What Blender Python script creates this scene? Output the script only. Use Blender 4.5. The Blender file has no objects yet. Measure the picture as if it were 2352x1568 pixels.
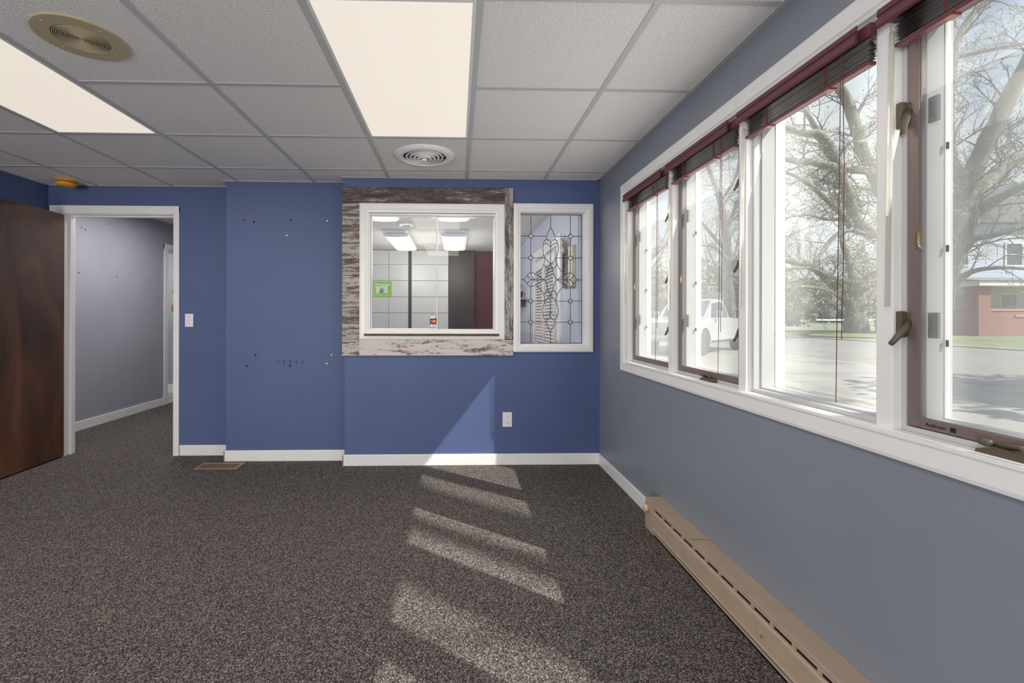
import bpy, bmesh, math, random
from mathutils import Vector, Matrix
random.seed(7)
PI = math.pi
S = bpy.context.scene
C = S.collection

# ------------------------------------------------------------------ camera
cam_d = bpy.data.cameras.new('camera'); cam = bpy.data.objects.new('camera', cam_d); C.objects.link(cam)
cam_d.sensor_fit = 'HORIZONTAL'; cam_d.sensor_width = 36.0; cam_d.lens = 1042.5 * 36.0 / 2352
cam_d.shift_x = 99.65 / 2352; cam_d.shift_y = -57.37 / 2352
cam_d.clip_start = 0.02; cam_d.clip_end = 500
cam.location = (0, 0, 1.1632)
cam.rotation_euler = (PI/2, 0, -0.0274)
cam.rotation_euler = (Matrix.Rotation(-0.0274, 3, 'Z') @ Matrix.Rotation(PI/2, 3, 'X') @ Matrix.Rotation(0.0019, 3, 'Z')).to_euler()
S.camera = cam
S.view_settings.view_transform = 'Standard'; S.view_settings.look = 'None'
S.view_settings.gamma = 1.0; S.view_settings.exposure = 0.0
S.view_settings.use_curve_mapping = False
S.cycles.use_denoising = True
S.cycles.max_bounces = 8; S.cycles.adaptive_threshold = .015; S.cycles.transparent_max_bounces = 24
S.cycles.sample_clamp_indirect = 4.0

# ------------------------------------------------------------------ sky, sun, lamps
SKY, SUN = 1.10, 9.6
ROOM_LAMP, REAR_FILL, SIDE_FILL, BACK_LAMP, HALL_LAMP = 10.0, 132.0, 12.5, 6.5, 24.0
w = bpy.data.worlds.new('sky'); S.world = w; w.use_nodes = True
nt = w.node_tree; nt.nodes.clear()
def wn(t): return nt.nodes.new(t)
tc = wn('ShaderNodeTexCoord'); sep = wn('ShaderNodeSeparateXYZ'); nt.links.new(tc.outputs['Generated'], sep.inputs[0])
rmp = wn('ShaderNodeValToRGB'); nt.links.new(sep.outputs['Z'], rmp.inputs[0])
rmp.color_ramp.elements[0].position = 0.0; rmp.color_ramp.elements[0].color = (.84, .88, .93, 1)
rmp.color_ramp.elements[1].position = 0.6; rmp.color_ramp.elements[1].color = (.42, .60, .90, 1)
mp = wn('ShaderNodeMapping'); mp.inputs['Scale'].default_value = (1, 1, 2.6); nt.links.new(tc.outputs['Generated'], mp.inputs[0])
nz = wn('ShaderNodeTexNoise'); nz.inputs['Scale'].default_value = 3.1; nz.inputs['Detail'].default_value = 7; nt.links.new(mp.outputs[0], nz.inputs['Vector'])
cr = wn('ShaderNodeValToRGB'); nt.links.new(nz.outputs['Fac'], cr.inputs[0])
cr.color_ramp.elements[0].position = .42; cr.color_ramp.elements[0].color = (0, 0, 0, 1)
cr.color_ramp.elements[1].position = .60; cr.color_ramp.elements[1].color = (1, 1, 1, 1)
mx = wn('ShaderNodeMixRGB'); nt.links.new(cr.outputs[0], mx.inputs[0]); nt.links.new(rmp.outputs[0], mx.inputs[1]); mx.inputs[2].default_value = (.95, .96, .98, 1)
bg = wn('ShaderNodeBackground'); bg.inputs['Strength'].default_value = SKY; nt.links.new(mx.outputs[0], bg.inputs[0])
wo = wn('ShaderNodeOutputWorld'); nt.links.new(bg.outputs[0], wo.inputs[0])
SUN_DIR = Vector((-1.0, .74, -1.29))
sd = bpy.data.lights.new('sun', 'SUN'); sd.energy = SUN; sd.angle = math.radians(.6); sd.color = (1, .95, .87)
sun = bpy.data.objects.new('sun', sd); C.objects.link(sun)
sun.rotation_euler = SUN_DIR.to_track_quat('-Z', 'Y').to_euler(); sun.location = (12, -8, 14)
def area(name, loc, sx, sy, power, direction, color=(1, 1, 1)):
    d = bpy.data.lights.new(name, 'AREA'); d.shape = 'RECTANGLE'; d.size = sx; d.size_y = sy; d.energy = power; d.color = color
    o = bpy.data.objects.new(name, d); C.objects.link(o); o.location = loc
    o.rotation_euler = Vector(direction).to_track_quat('-Z', 'Y').to_euler()
    return o
# added fill lamps in place of daylight, behind the camera and along the windows
area('rear_fill_light', (-2.65, -2.72, 1.05), 1.3, 1.9, REAR_FILL, (.40, 1, 0.25), (1.0, .98, .96))
area('window_fill_light', (1.095, 1.45, 1.38), 2.9, .9, SIDE_FILL, (-1, 0, .22), (1.0, .98, .96))
area('side_room_fill', (-4.6, 6.0, 2.34), .6, .6, 22, (0, 0, -1), (1, .99, .97))  # unseen lamp, added to brighten the room off the hall
area('hall_lamp', (-3.0, 4.9, 2.33), .4, 1.2, HALL_LAMP, (0, 0, -1), (1, .97, .95))

# ------------------------------------------------------------------ materials
def lin(c): return tuple(((x/255)/12.92 if x/255 <= .04045 else ((x/255+.055)/1.055)**2.4) for x in c)
MATS = {}
def base(name):
    m = bpy.data.materials.new(name); m.use_nodes = True
    n = m.node_tree; return m, n, n.nodes['Principled BSDF'], n.nodes['Material Output']
def mat(name, color, rough=.6, metal=0.0, var=0.0, vscale=8.0, bump=0.0, bscale=300.0, coat=0.0, spec=.5, stretch=None):
    m, n, b, o = base(name)
    b.inputs['Base Color'].default_value = (*color, 1); b.inputs['Roughness'].default_value = rough
    b.inputs['Metallic'].default_value = metal; b.inputs['Coat Weight'].default_value = coat
    b.inputs['Specular IOR Level'].default_value = spec
    t = n.nodes.new('ShaderNodeTexCoord'); vec = t.outputs['Object']
    if stretch:
        mpn = n.nodes.new('ShaderNodeMapping'); mpn.inputs['Scale'].default_value = stretch
        n.links.new(vec, mpn.inputs[0]); vec = mpn.outputs[0]
    if var > 0:
        z = n.nodes.new('ShaderNodeTexNoise'); z.inputs['Scale'].default_value = vscale; z.inputs['Detail'].default_value = 5
        n.links.new(vec, z.inputs['Vector'])
        r = n.nodes.new('ShaderNodeValToRGB')
        r.color_ramp.elements[0].position = .3; r.color_ramp.elements[1].position = .7
        r.color_ramp.elements[0].color = (*[max(0, c*(1-var)) for c in color], 1)
        r.color_ramp.elements[1].color = (*[min(1, c*(1+var)) for c in color], 1)
        n.links.new(z.outputs['Fac'], r.inputs[0]); n.links.new(r.outputs[0], b.inputs['Base Color'])
    if bump > 0:
        z = n.nodes.new('ShaderNodeTexNoise'); z.inputs['Scale'].default_value = bscale; z.inputs['Detail'].default_value = 3
        n.links.new(vec, z.inputs['Vector'])
        bp = n.nodes.new('ShaderNodeBump'); bp.inputs['Strength'].default_value = bump; bp.inputs['Distance'].default_value = .004
        n.links.new(z.outputs['Fac'], bp.inputs['Height']); n.links.new(bp.outputs[0], b.inputs['Normal'])
    MATS[name] = m; return m
def emis(name, color, strength):
    m, n, b, o = base(name)
    b.inputs['Base Color'].default_value = (.3, .3, .29, 1); b.inputs['Roughness'].default_value = .5
    b.inputs['Emission Color'].default_value = (*color, 1); b.inputs['Emission Strength'].default_value = strength
    MATS[name] = m; return m
def thin_glass(name, refl=1.0, haze=.05, tint=(1, 1, 1), hazecol=(.8, .8, .8), rough=.0):
    """pane: transparent + fresnel reflection + a milky haze painted into the shader"""
    m, n, b, o = base(name); n.nodes.remove(b)
    tr = n.nodes.new('ShaderNodeBsdfTransparent'); tr.inputs[0].default_value = (*tint, 1)
    gl = n.nodes.new('ShaderNodeBsdfGlossy'); gl.inputs['Roughness'].default_value = rough
    fr = n.nodes.new('ShaderNodeFresnel'); ge = n.nodes.new('ShaderNodeNewGeometry')
    io = n.nodes.new('ShaderNodeMapRange'); io.inputs['To Min'].default_value = 1.45; io.inputs['To Max'].default_value = 1/1.45
    n.links.new(ge.outputs['Backfacing'], io.inputs['Value']); n.links.new(io.outputs[0], fr.inputs[0])
    mu = n.nodes.new('ShaderNodeMath'); mu.operation = 'MULTIPLY'; mu.inputs[1].default_value = refl; n.links.new(fr.outputs[0], mu.inputs[0])
    m1 = n.nodes.new('ShaderNodeMixShader'); n.links.new(mu.outputs[0], m1.inputs[0]); n.links.new(tr.outputs[0], m1.inputs[1]); n.links.new(gl.outputs[0], m1.inputs[2])
    df = n.nodes.new('ShaderNodeBsdfTranslucent'); df.inputs[0].default_value = (*hazecol, 1)
    m2 = n.nodes.new('ShaderNodeMixShader'); m2.inputs[0].default_value = haze
    n.links.new(m1.outputs[0], m2.inputs[1]); n.links.new(df.outputs[0], m2.inputs[2]); n.links.new(m2.outputs[0], o.inputs[0])
    MATS[name] = m; return m
def mesh_screen(name, open_=.6, col=(.45, .45, .45)):
    m, n, b, o = base(name); n.nodes.remove(b)
    tr = n.nodes.new('ShaderNodeBsdfTransparent')
    df = n.nodes.new('ShaderNodeBsdfDiffuse'); df.inputs[0].default_value = (*col, 1)
    tl = n.nodes.new('ShaderNodeBsdfTranslucent'); tl.inputs[0].default_value = (*col, 1)
    ad = n.nodes.new('ShaderNodeMixShader'); ad.inputs[0].default_value = .5; n.links.new(df.outputs[0], ad.inputs[1]); n.links.new(tl.outputs[0], ad.inputs[2])
    mm = n.nodes.new('ShaderNodeMixShader'); mm.inputs[0].default_value = 1-open_
    n.links.new(tr.outputs[0], mm.inputs[1]); n.links.new(ad.outputs[0], mm.inputs[2]); n.links.new(mm.outputs[0], o.inputs[0])
    MATS[name] = m; return m
def ramp_mat(name, stops, scale, stretch=(1, 1, 1), kind='noise', detail=6, rough=.6, bump=.0, coat=0, dist=0.0, bdist=.003):
    m, n, b, o = base(name)
    t = n.nodes.new('ShaderNodeTexCoord'); mpn = n.nodes.new('ShaderNodeMapping'); mpn.inputs['Scale'].default_value = stretch
    n.links.new(t.outputs['Object'], mpn.inputs[0])
    if kind == 'voronoi':
        z = n.nodes.new('ShaderNodeTexVoronoi'); z.inputs['Scale'].default_value = scale; out = z.outputs['Color']
    else:
        z = n.nodes.new('ShaderNodeTexNoise'); z.inputs['Scale'].default_value = scale; z.inputs['Detail'].default_value = detail
        z.inputs['Distortion'].default_value = dist; out = z.outputs['Fac']
    n.links.new(mpn.outputs[0], z.inputs['Vector'])
    r = n.nodes.new('ShaderNodeValToRGB'); e = r.color_ramp.elements
    e[0].position, e[0].color = stops[0][0], (*stops[0][1], 1); e[1].position, e[1].color = stops[-1][0], (*stops[-1][1], 1)
    for p, c in stops[1:-1]:
        x = e.new(p); x.color = (*c, 1)
    n.links.new(out, r.inputs[0]); n.links.new(r.outputs[0], b.inputs['Base Color'])
    b.inputs['Roughness'].default_value = rough; b.inputs['Coat Weight'].default_value = coat
    if bump:
        bp = n.nodes.new('ShaderNodeBump'); bp.inputs['Strength'].default_value = bump; bp.inputs['Distance'].default_value = bdist
        n.links.new(out, bp.inputs['Height']); n.links.new(bp.outputs[0], b.inputs['Normal'])
    MATS[name] = m; return m

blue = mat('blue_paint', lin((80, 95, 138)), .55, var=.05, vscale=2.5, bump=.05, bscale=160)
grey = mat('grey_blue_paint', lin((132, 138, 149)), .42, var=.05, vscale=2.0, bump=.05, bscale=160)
hallp = mat('lavender_grey_paint', lin((162, 162, 172)), .6, var=.05, vscale=2.0)
lav = mat('pale_lavender_paint', lin((190, 194, 214)), .6)
burg = mat('burgundy_paint', lin((92, 20, 30)), .5, var=.1)
white = mat('white_trim_paint', (.85, .845, .84), .35, var=.03, vscale=5)
vinyl = mat('white_vinyl', (.54, .54, .545), .3)
alum = mat('white_aluminium', (.78, .78, .79), .3)
grid = mat('grey_white_grid_steel', (.52, .52, .525), .5)
tile = mat('textured_ceiling_tile', (.83, .80, .78), .9, var=.20, vscale=170, bump=1.0, bscale=190)
popcorn = mat('popcorn_ceiling', (.78, .77, .75), .95, var=.15, vscale=60, bump=1.0, bscale=70)
carpet = ramp_mat('speckled_carpet', [(.12, (.010, .008, .009)), (.36, (.036, .030, .030)), (.56, (.098, .083, .081)), (.75, (.195, .168, .160)), (.92, (.37, .31, .235))], 270, kind='voronoi', rough=1.0, bump=.5)
vinylfloor = ramp_mat('grey_wood_vinyl', [(.3, (.16, .15, .14)), (.7, (.42, .40, .38))], 6, (1, 8, 1), rough=.4)
beige = mat('beige_enamel', lin((178, 158, 138)), .38, var=.06, vscale=12)
cream = mat('cream_plastic', lin((214, 194, 160)), .4)
blackm = mat('black_void', (.006, .006, .006), .9)
maroon = mat('maroon_enamel', lin((96, 50, 58)), .4)
maroon_slat = mat('dark_maroon_slat', lin((48, 33, 37)), .3)
redclip = mat('red_plastic_clip', lin((124, 50, 46)), .3)
cordm = mat('maroon_cord', lin((100, 52, 54)), .8)
brownal = mat('brown_anodised_aluminium', lin((128, 112, 108)), .4, metal=.2)
bronze = mat('bronze_hardware', lin((98, 87, 74)), .5, metal=.2)
steel = mat('dull_steel', (.42, .42, .42), .35, metal=.7)
clearp = thin_glass('clear_acrylic', 2.2, .28, (.98, .96, .92), (.9, .88, .82), .05)
pane_m = thin_glass('window_glass', .9, .13, (.96, .98, .97))  # haze painted into the pane to wash out the outside view
inner_glass = thin_glass('interior_glass', .55, .02, (.97, .98, .98))
bevel_glass = thin_glass('bevelled_glass', .9, .07, (.95, .96, .97), (.85, .86, .9), .12)
jewel = thin_glass('jewel_glass', 1.6, .30, (.9, .92, .94), (.85, .86, .9), .05)
scr = mesh_screen('insect_mesh', .73, (.62, .63, .63))
lead = mat('lead_came', lin((78, 80, 86)), .45, metal=.4)
walnut = ramp_mat('dark_walnut_veneer', [(.25, (.030, .013, .008)), (.48, (.085, .034, .017)), (.66, (.145, .057, .026)), (.85, (.19, .080, .038))], 1.5, (2.6, 2.6, .8), dist=1.2, rough=.30, coat=.5)
ledge_m = ramp_mat('stained_ledge_wood', [(.3, (.02, .012, .009)), (.7, (.16, .085, .05))], 9, (1, 20, 20), rough=.5)
tan = mat('tan_painted_steel', lin((184, 170, 138)), .5)
tandark = mat('dark_grille_gap', (.03, .026, .02), .8)
yellowed = mat('yellowed_plastic', lin((226, 158, 42)), .5)
brass = mat('brass', lin((150, 120, 70)), .35, metal=.8)
vent_m = mat('tan_floor_grille', lin((150, 124, 98)), .45)
whitep = mat('white_plastic', (.82, .81, .80), .35)
screwm = mat('screw_metal', (.3, .29, .27), .4, metal=.8)
diff = emis('prismatic_diffuser', (1.0, .905, .775), .74)
diff2 = emis('back_room_diffuser', (1.0, .94, .80), .70)
fixw = mat('fixture_white_enamel', (.72, .76, .84), .4)
whitecab = mat('white_laminate', (.74, .73, .72), .25)
cabgap = mat('shadow_line_grey', (.34, .34, .34), .6)  # body colour paints the shadow lines between the doors
darkcab = mat('dark_brown_gloss', lin((50, 34, 33)), .4)
gapm = mat('gap_shade', lin((52, 62, 72)), .5)
def plank_mat(name, white_amt, axis, seed):
    st = (4.5, 30, 30) if axis == 'x' else (30, 30, 4.5)
    m, n, b, o = base(name)
    t = n.nodes.new('ShaderNodeTexCoord'); mp1 = n.nodes.new('ShaderNodeMapping'); mp1.inputs['Scale'].default_value = st; mp1.inputs['Location'].default_value = (seed*1.7, seed*.9, seed*2.3)
    n.links.new(t.outputs['Object'], mp1.inputs[0])
    z1 = n.nodes.new('ShaderNodeTexNoise'); z1.inputs['Scale'].default_value = 6; z1.inputs['Detail'].default_value = 9; z1.inputs['Roughness'].default_value = .72; n.links.new(mp1.outputs[0], z1.inputs['Vector'])
    mp2 = n.nodes.new('ShaderNodeMapping'); mp2.inputs['Scale'].default_value = tuple(s*.16 for s in st); mp2.inputs['Location'].default_value = (seed, seed, seed); n.links.new(t.outputs['Object'], mp2.inputs[0])
    z2 = n.nodes.new('ShaderNodeTexNoise'); z2.inputs['Scale'].default_value = 7; z2.inputs['Detail'].default_value = 4; n.links.new(mp2.outputs[0], z2.inputs['Vector'])
    ad = n.nodes.new('ShaderNodeMath'); ad.operation = 'ADD'; n.links.new(z1.outputs['Fac'], ad.inputs[0]); n.links.new(z2.outputs['Fac'], ad.inputs[1])
    r = n.nodes.new('ShaderNodeValToRGB'); e = r.color_ramp.elements
    mpr = n.nodes.new('ShaderNodeMapRange'); mpr.inputs['From Min'].default_value = .62; mpr.inputs['From Max'].default_value = 1.38; n.links.new(ad.outputs[0], mpr.inputs[0])
    th = .86 - white_amt*.62
    e[0].position = max(.01, th-.34); e[0].color = (.060, .046, .041, 1); e[1].position = min(.99, th+.14); g_ = 1+.75*max(0, white_amt-.72)/.2; e[1].color = (.42*g_, .385*g_, .365*g_, 1)
    x = e.new(th-.12); x.color = (.13, .103, .092, 1); x = e.new(th); x.color = (.20, .165, .148, 1); x = e.new(th+.03); x.color = (.32*g_, .285*g_, .265*g_, 1)
    n.links.new(mpr.outputs[0], r.inputs[0]); n.links.new(r.outputs[0], b.inputs['Base Color']); b.inputs['Roughness'].default_value = .75
    bp = n.nodes.new('ShaderNodeBump'); bp.inputs['Strength'].default_value = .25; bp.inputs['Distance'].default_value = .002
    n.links.new(mpr.outputs[0], bp.inputs['Height']); n.links.new(bp.outputs[0], b.inputs['Normal'])
    return m

# ------------------------------------------------------------------ mesh helpers
class MB:
    def __init__(self): self.bm = bmesh.new()
    def box(self, x0, x1, y0, y1, z0, z1, bev=0.0, seg=2):
        if x1 < x0: x0, x1 = x1, x0
        if y1 < y0: y0, y1 = y1, y0
        if z1 < z0: z0, z1 = z1, z0
        b = bmesh.new() if bev else self.bm
        vs = [b.verts.new((x, y, z)) for x in (x0, x1) for y in (y0, y1) for z in (z0, z1)]
        for q in ((0, 1, 3, 2), (4, 6, 7, 5), (0, 4, 5, 1), (2, 3, 7, 6), (0, 2, 6, 4), (1, 5, 7, 3)):
            b.faces.new([vs[i] for i in q])
        if bev:
            bmesh.ops.bevel(b, geom=list(b.edges), offset=bev, segments=seg, profile=.6, affect='EDGES')
            self.merge(b)
        return self
    def merge(self, b, M=None):
        mp_ = {}
        for v in b.verts: mp_[v] = self.bm.verts.new(M @ v.co if M else v.co)
        for f in b.faces:
            try: self.bm.faces.new([mp_[v] for v in f.verts])
            except ValueError: pass
        b.free()
    def xf(self, M): bmesh.ops.transform(self.bm, matrix=M, verts=self.bm.verts); return self
    def tube(self, pts, r, sides=8, cap=True):
        pts = [Vector(p) for p in pts]; rs = r if isinstance(r, (list, tuple)) else [r]*len(pts)
        rings = []; prev = None
        for i, p in enumerate(pts):
            d = (pts[min(i+1, len(pts)-1)] - pts[max(i-1, 0)])
            if d.length < 1e-9: d = Vector((0, 0, 1))
            d.normalize()
            if prev is None:
                u = d.cross(Vector((0, 0, 1)))
                if u.length < .05: u = d.cross(Vector((1, 0, 0)))
            else:
                u = prev - d*prev.dot(d)
                if u.length < 1e-6: u = d.cross(Vector((1, 0, 0)))
            u.normalize(); prev = u; v = d.cross(u)
            rings.append([self.bm.verts.new(p + (u*math.cos(2*PI*k/sides) + v*math.sin(2*PI*k/sides))*rs[i]) for k in range(sides)])
        for a, b in zip(rings, rings[1:]):
            for k in range(sides): self.bm.faces.new((a[k], a[(k+1) % sides], b[(k+1) % sides], b[k]))
        if cap and sides > 2:
            self.bm.faces.new(rings[0][::-1]); self.bm.faces.new(rings[-1])
        return self
    def lathe(self, prof, center, axis='z', seg=32):
        """prof: list of (radius, along-axis); axis z, y or x"""
        cx, cy, cz = center; rings = []
        for r, h in prof:
            ring = []
            for k in range(seg):
                a = 2*PI*k/seg; c, s = r*math.cos(a), r*math.sin(a)
                co = (cx+c, cy+s, cz+h) if axis == 'z' else ((cx+c, cy+h, cz+s) if axis == 'y' else (cx+h, cy+c, cz+s))
                ring.append(self.bm.verts.new(co))
            rings.append(ring)
        for a, b in zip(rings, rings[1:]):
            for k in range(seg): self.bm.faces.new((a[k], a[(k+1) % seg], b[(k+1) % seg], b[k]))
        if prof[0][0] > 1e-4: self.bm.faces.new(rings[0][::-1])
        if prof[-1][0] > 1e-4: self.bm.faces.new(rings[-1])
        return self
    def torus(self, center, R, r, seg=40, ss=8, flat=1.0):
        rings = []
        for i in range(seg):
            a = 2*PI*i/seg
            rings.append([self.bm.verts.new((center[0]+(R+r*math.cos(2*PI*j/ss))*math.cos(a), center[1]+(R+r*math.cos(2*PI*j/ss))*math.sin(a), center[2]+flat*r*math.sin(2*PI*j/ss))) for j in range(ss)])
        for i in range(seg):
            for j in range(ss):
                a, b = rings[i], rings[(i+1) % seg]
                self.bm.faces.new((a[j], a[(j+1) % ss], b[(j+1) % ss], b[j]))
        return self
    def prism(self, poly, axis, a, b):
        """poly of 2D points, extruded along axis ('x': poly=(y,z), 'y': poly=(x,z), 'z': poly=(x,y))"""
        def P(p, t): return (t, p[0], p[1]) if axis == 'x' else ((p[0], t, p[1]) if axis == 'y' else (p[0], p[1], t))
        A = [self.bm.verts.new(P(p, a)) for p in poly]; B = [self.bm.verts.new(P(p, b)) for p in poly]
        self.bm.faces.new(A[::-1]); self.bm.faces.new(B)
        n = len(poly)
        for i in range(n): self.bm.faces.new((A[i], A[(i+1) % n], B[(i+1) % n], B[i]))
        return self
    def ball(self, c, r, seg=12, sc=(1, 1, 1)):
        n = seg//2
        prof = [(max(1e-5, math.sin(PI*i/n)), -math.cos(PI*i/n)) for i in range(n+1)]
        b = MB(); b.lathe(prof, (0, 0, 0), 'z', seg)
        self.merge(b.bm, Matrix.Translation(c) @ Matrix.Diagonal((r*sc[0], r*sc[1], r*sc[2], 1))); return self
    def frame_x(self, x0, x1, y0, y1, z0, z1, wy, wz0, wz1=None, bev=0.0):
        """rectangular ring in the Y-Z plane"""
        wz1 = wz0 if wz1 is None else wz1
        self.box(x0, x1, y0, y0+wy, z0, z1, bev); self.box(x0, x1, y1-wy, y1, z0, z1, bev)
        self.box(x0, x1, y0+wy, y1-wy, z0, z0+wz0, bev); self.box(x0, x1, y0+wy, y1-wy, z1-wz1, z1, bev); return self
    def frame_y(self, y0, y1, x0, x1, z0, z1, wx, wz0, wz1=None, bev=0.0):
        wz1 = wz0 if wz1 is None else wz1
        self.box(x0, x0+wx, y0, y1, z0, z1, bev); self.box(x1-wx, x1, y0, y1, z0, z1, bev)
        self.box(x0+wx, x1-wx, y0, y1, z0, z0+wz0, bev); self.box(x0+wx, x1-wx, y0, y1, z1-wz1, z1, bev); return self
    def casing_y(self, y, out, x0, x1, z0, z1, w):
        """mitred picture-frame casing on a wall that faces -Y: moulded profile, outer size x0..x1, z0..z1"""
        prof = [(0, 0), (0, out*.8), (.012, out), (w*.62, out), (w*.72, out*.72), (w*.97, out*.55), (w, out*.4), (w, 0)]
        cor = [(x0, z0, 1, 1), (x1, z0, -1, 1), (x1, z1, -1, -1), (x0, z1, 1, -1)]
        rings = [[self.bm.verts.new((cx+sx*d, y-h, cz+sz*d)) for d, h in prof] for cx, cz, sx, sz in cor]
        for i in range(4):
            a, b = rings[i], rings[(i+1) % 4]
            for k in range(len(prof)-1): self.bm.faces.new((a[k], b[k], b[k+1], a[k+1]))
        return self
    def casing_x(self, x, out, y0, y1, z0, z1, w):
        prof = [(0, 0), (0, out*.8), (.010, out), (w*.80, out), (w*.90, out*.6), (w, out*.5), (w, -.02)]
        cor = [(y0, z0, 1, 1), (y1, z0, -1, 1), (y1, z1, -1, -1), (y0, z1, 1, -1)]
        rings = [[self.bm.verts.new((x-h, cy+sy*d, cz+sz*d)) for d, h in prof] for cy, cz, sy, sz in cor]
        for i in range(4):
            a, b = rings[i], rings[(i+1) % 4]
            for k in range(len(prof)-1): self.bm.faces.new((a[k], b[k], b[k+1], a[k+1]))
        return self
    def build(self, name, m, parent=None, smooth=False, local=False, origin=None, recalc=True):
        if recalc: bmesh.ops.recalc_face_normals(self.bm, faces=self.bm.faces)
        me = bpy.data.meshes.new(name)
        if parent is not None: o_ = Vector((0, 0, 0)) if local else Vector(ROOT.get(parent.name, (0, 0, 0)))
        elif origin is not None: o_ = Vector(origin)
        else:
            xs = [v.co for v in self.bm.verts]
            o_ = Vector(((min(v.x for v in xs)+max(v.x for v in xs))/2, (min(v.y for v in xs)+max(v.y for v in xs))/2, min(v.z for v in xs)))
        if not local: bmesh.ops.translate(self.bm, verts=self.bm.verts, vec=-o_)
        self.bm.to_mesh(me); self.bm.free()
        if smooth:
            for p in me.polygons: p.use_smooth = True
        ob = bpy.data.objects.new(name, me); C.objects.link(ob); me.materials.append(m)
        if parent is not None:
            ob.parent = parent; ROOT[ob.name] = ROOT.get(parent.name, (0, 0, 0))
        else:
            ob.location = o_; ROOT[ob.name] = tuple(o_)
        return ob
ROOT = {}
def tag(o, label, cat, group=None, kind=None):
    if label: o['label'] = label
    if cat: o['category'] = cat
    if group: o['group'] = group
    if kind: o['kind'] = kind
    return o
def thing(name, loc, label, cat, group=None, rz=0.0, kind=None):
    o = bpy.data.objects.new(name, None); C.objects.link(o); o.location = loc; o.rotation_euler = (0, 0, rz); o.empty_display_size = .1
    ROOT[o.name] = tuple(loc); return tag(o, label, cat, group, kind)
def struct(o): o['kind'] = 'structure'; return o
def flat(o):
    for p in o.data.polygons: p.use_smooth = False
    return o
def copy_tree(o, parent=None):
    c = o.copy(); C.objects.link(c)
    if parent is not None: c.parent = parent
    for ch in list(o.children): copy_tree(ch, c)
    return c
def text(s, size, m, parent, loc, rot, name, extrude=.0004, align='CENTER', shear=0.0, sx=1.0):
    cu = bpy.data.curves.new('lettering', 'FONT'); cu.body = s; cu.size = size; cu.extrude = extrude; cu.align_x = align; cu.shear = shear
    t = bpy.data.objects.new('lettering_tmp', cu); C.objects.link(t)
    dg = bpy.context.evaluated_depsgraph_get(); dg.update()
    me = bpy.data.meshes.new_from_object(t.evaluated_get(dg))
    C.objects.unlink(t); bpy.data.objects.remove(t)
    M = Matrix.Translation(Vector(loc) - Vector(ROOT[parent.name])) @ Matrix.Rotation(rot[2], 4, 'Z') @ Matrix.Rotation(rot[0], 4, 'X') @ Matrix.Diagonal((sx, 1, 1, 1))
    me.transform(M); me.materials.clear(); me.materials.append(m); me.name = name
    o = bpy.data.objects.new(name, me); C.objects.link(o); o.parent = parent; ROOT[o.name] = ROOT[parent.name]
    return o
def wall_holes(mb, axis, c0, c1, u0, u1, z0, z1, holes):
    """wall slab with rectangular holes; axis 'x' = slab between x=c0..c1 running along y"""
    us = sorted({u0, u1, *[h[0] for h in holes], *[h[1] for h in holes]}); zs = sorted({z0, z1, *[h[2] for h in holes], *[h[3] for h in holes]})
    for a, b in zip(us, us[1:]):
        for p, q in zip(zs, zs[1:]):
            mu_, mz_ = (a+b)/2, (p+q)/2
            if any(h[0] < mu_ < h[1] and h[2] < mz_ < h[3] for h in holes): continue
            if axis == 'x': mb.box(c0, c1, a, b, p, q)
            else: mb.box(a, b, c0, c1, p, q)
    return mb

# ------------------------------------------------------------------ room shell
XW, Y3, Y2, Y1, XL, HC = 1.136, 3.560, 3.692, 3.853, -3.3785, 2.239
XE2, XE1 = -.868, -1.8436
WT = .145                                     # outer wall thickness
YR = -2.8
struct(MB().box(-4.2, 1.281, YR-.1, 8.0, -.12, 0).build('floor', carpet))
OPEN = (-.05, 3.004, .868, 1.990)             # the window bank in the right wall
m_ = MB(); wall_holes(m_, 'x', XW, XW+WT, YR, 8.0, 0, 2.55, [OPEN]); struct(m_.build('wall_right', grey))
m_ = MB()
wall_holes(m_, 'y', Y3, Y3+.10, XE2, XW, 0, HC+.02, [(-.682, .312, 1.046, 1.966), (.492, 1.032, .936, 1.996)])
m_.box(XE2, XE2+.10, Y3+.10, Y2, 0, HC+.02)
wall_holes(m_, 'y', Y2, Y2+.08, XE1, XE2+.1, 0, HC+.02, [])
m_.box(XE1, XE1+.08, Y2+.08, Y1+.1, 0, HC+.02)
wall_holes(m_, 'y', Y1, Y1+.10, XL-.1, XE1, 0, HC+.02, [(-3.262, -2.340, 0, 2.022)])
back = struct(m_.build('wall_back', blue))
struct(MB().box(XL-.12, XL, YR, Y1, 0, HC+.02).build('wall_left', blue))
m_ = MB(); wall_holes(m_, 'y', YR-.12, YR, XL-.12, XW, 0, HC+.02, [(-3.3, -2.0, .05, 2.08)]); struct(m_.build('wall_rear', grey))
# unseen rear glazing added for its light, behind the camera
rw = struct(MB().frame_y(YR-.09, YR-.01, -3.3, -2.0, .05, 2.08, .05, .05).build('window_7', vinyl))
MB().box(-3.26, -2.04, YR-.06, YR-.055, .09, 2.04).build('pane', inner_glass, rw)
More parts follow.
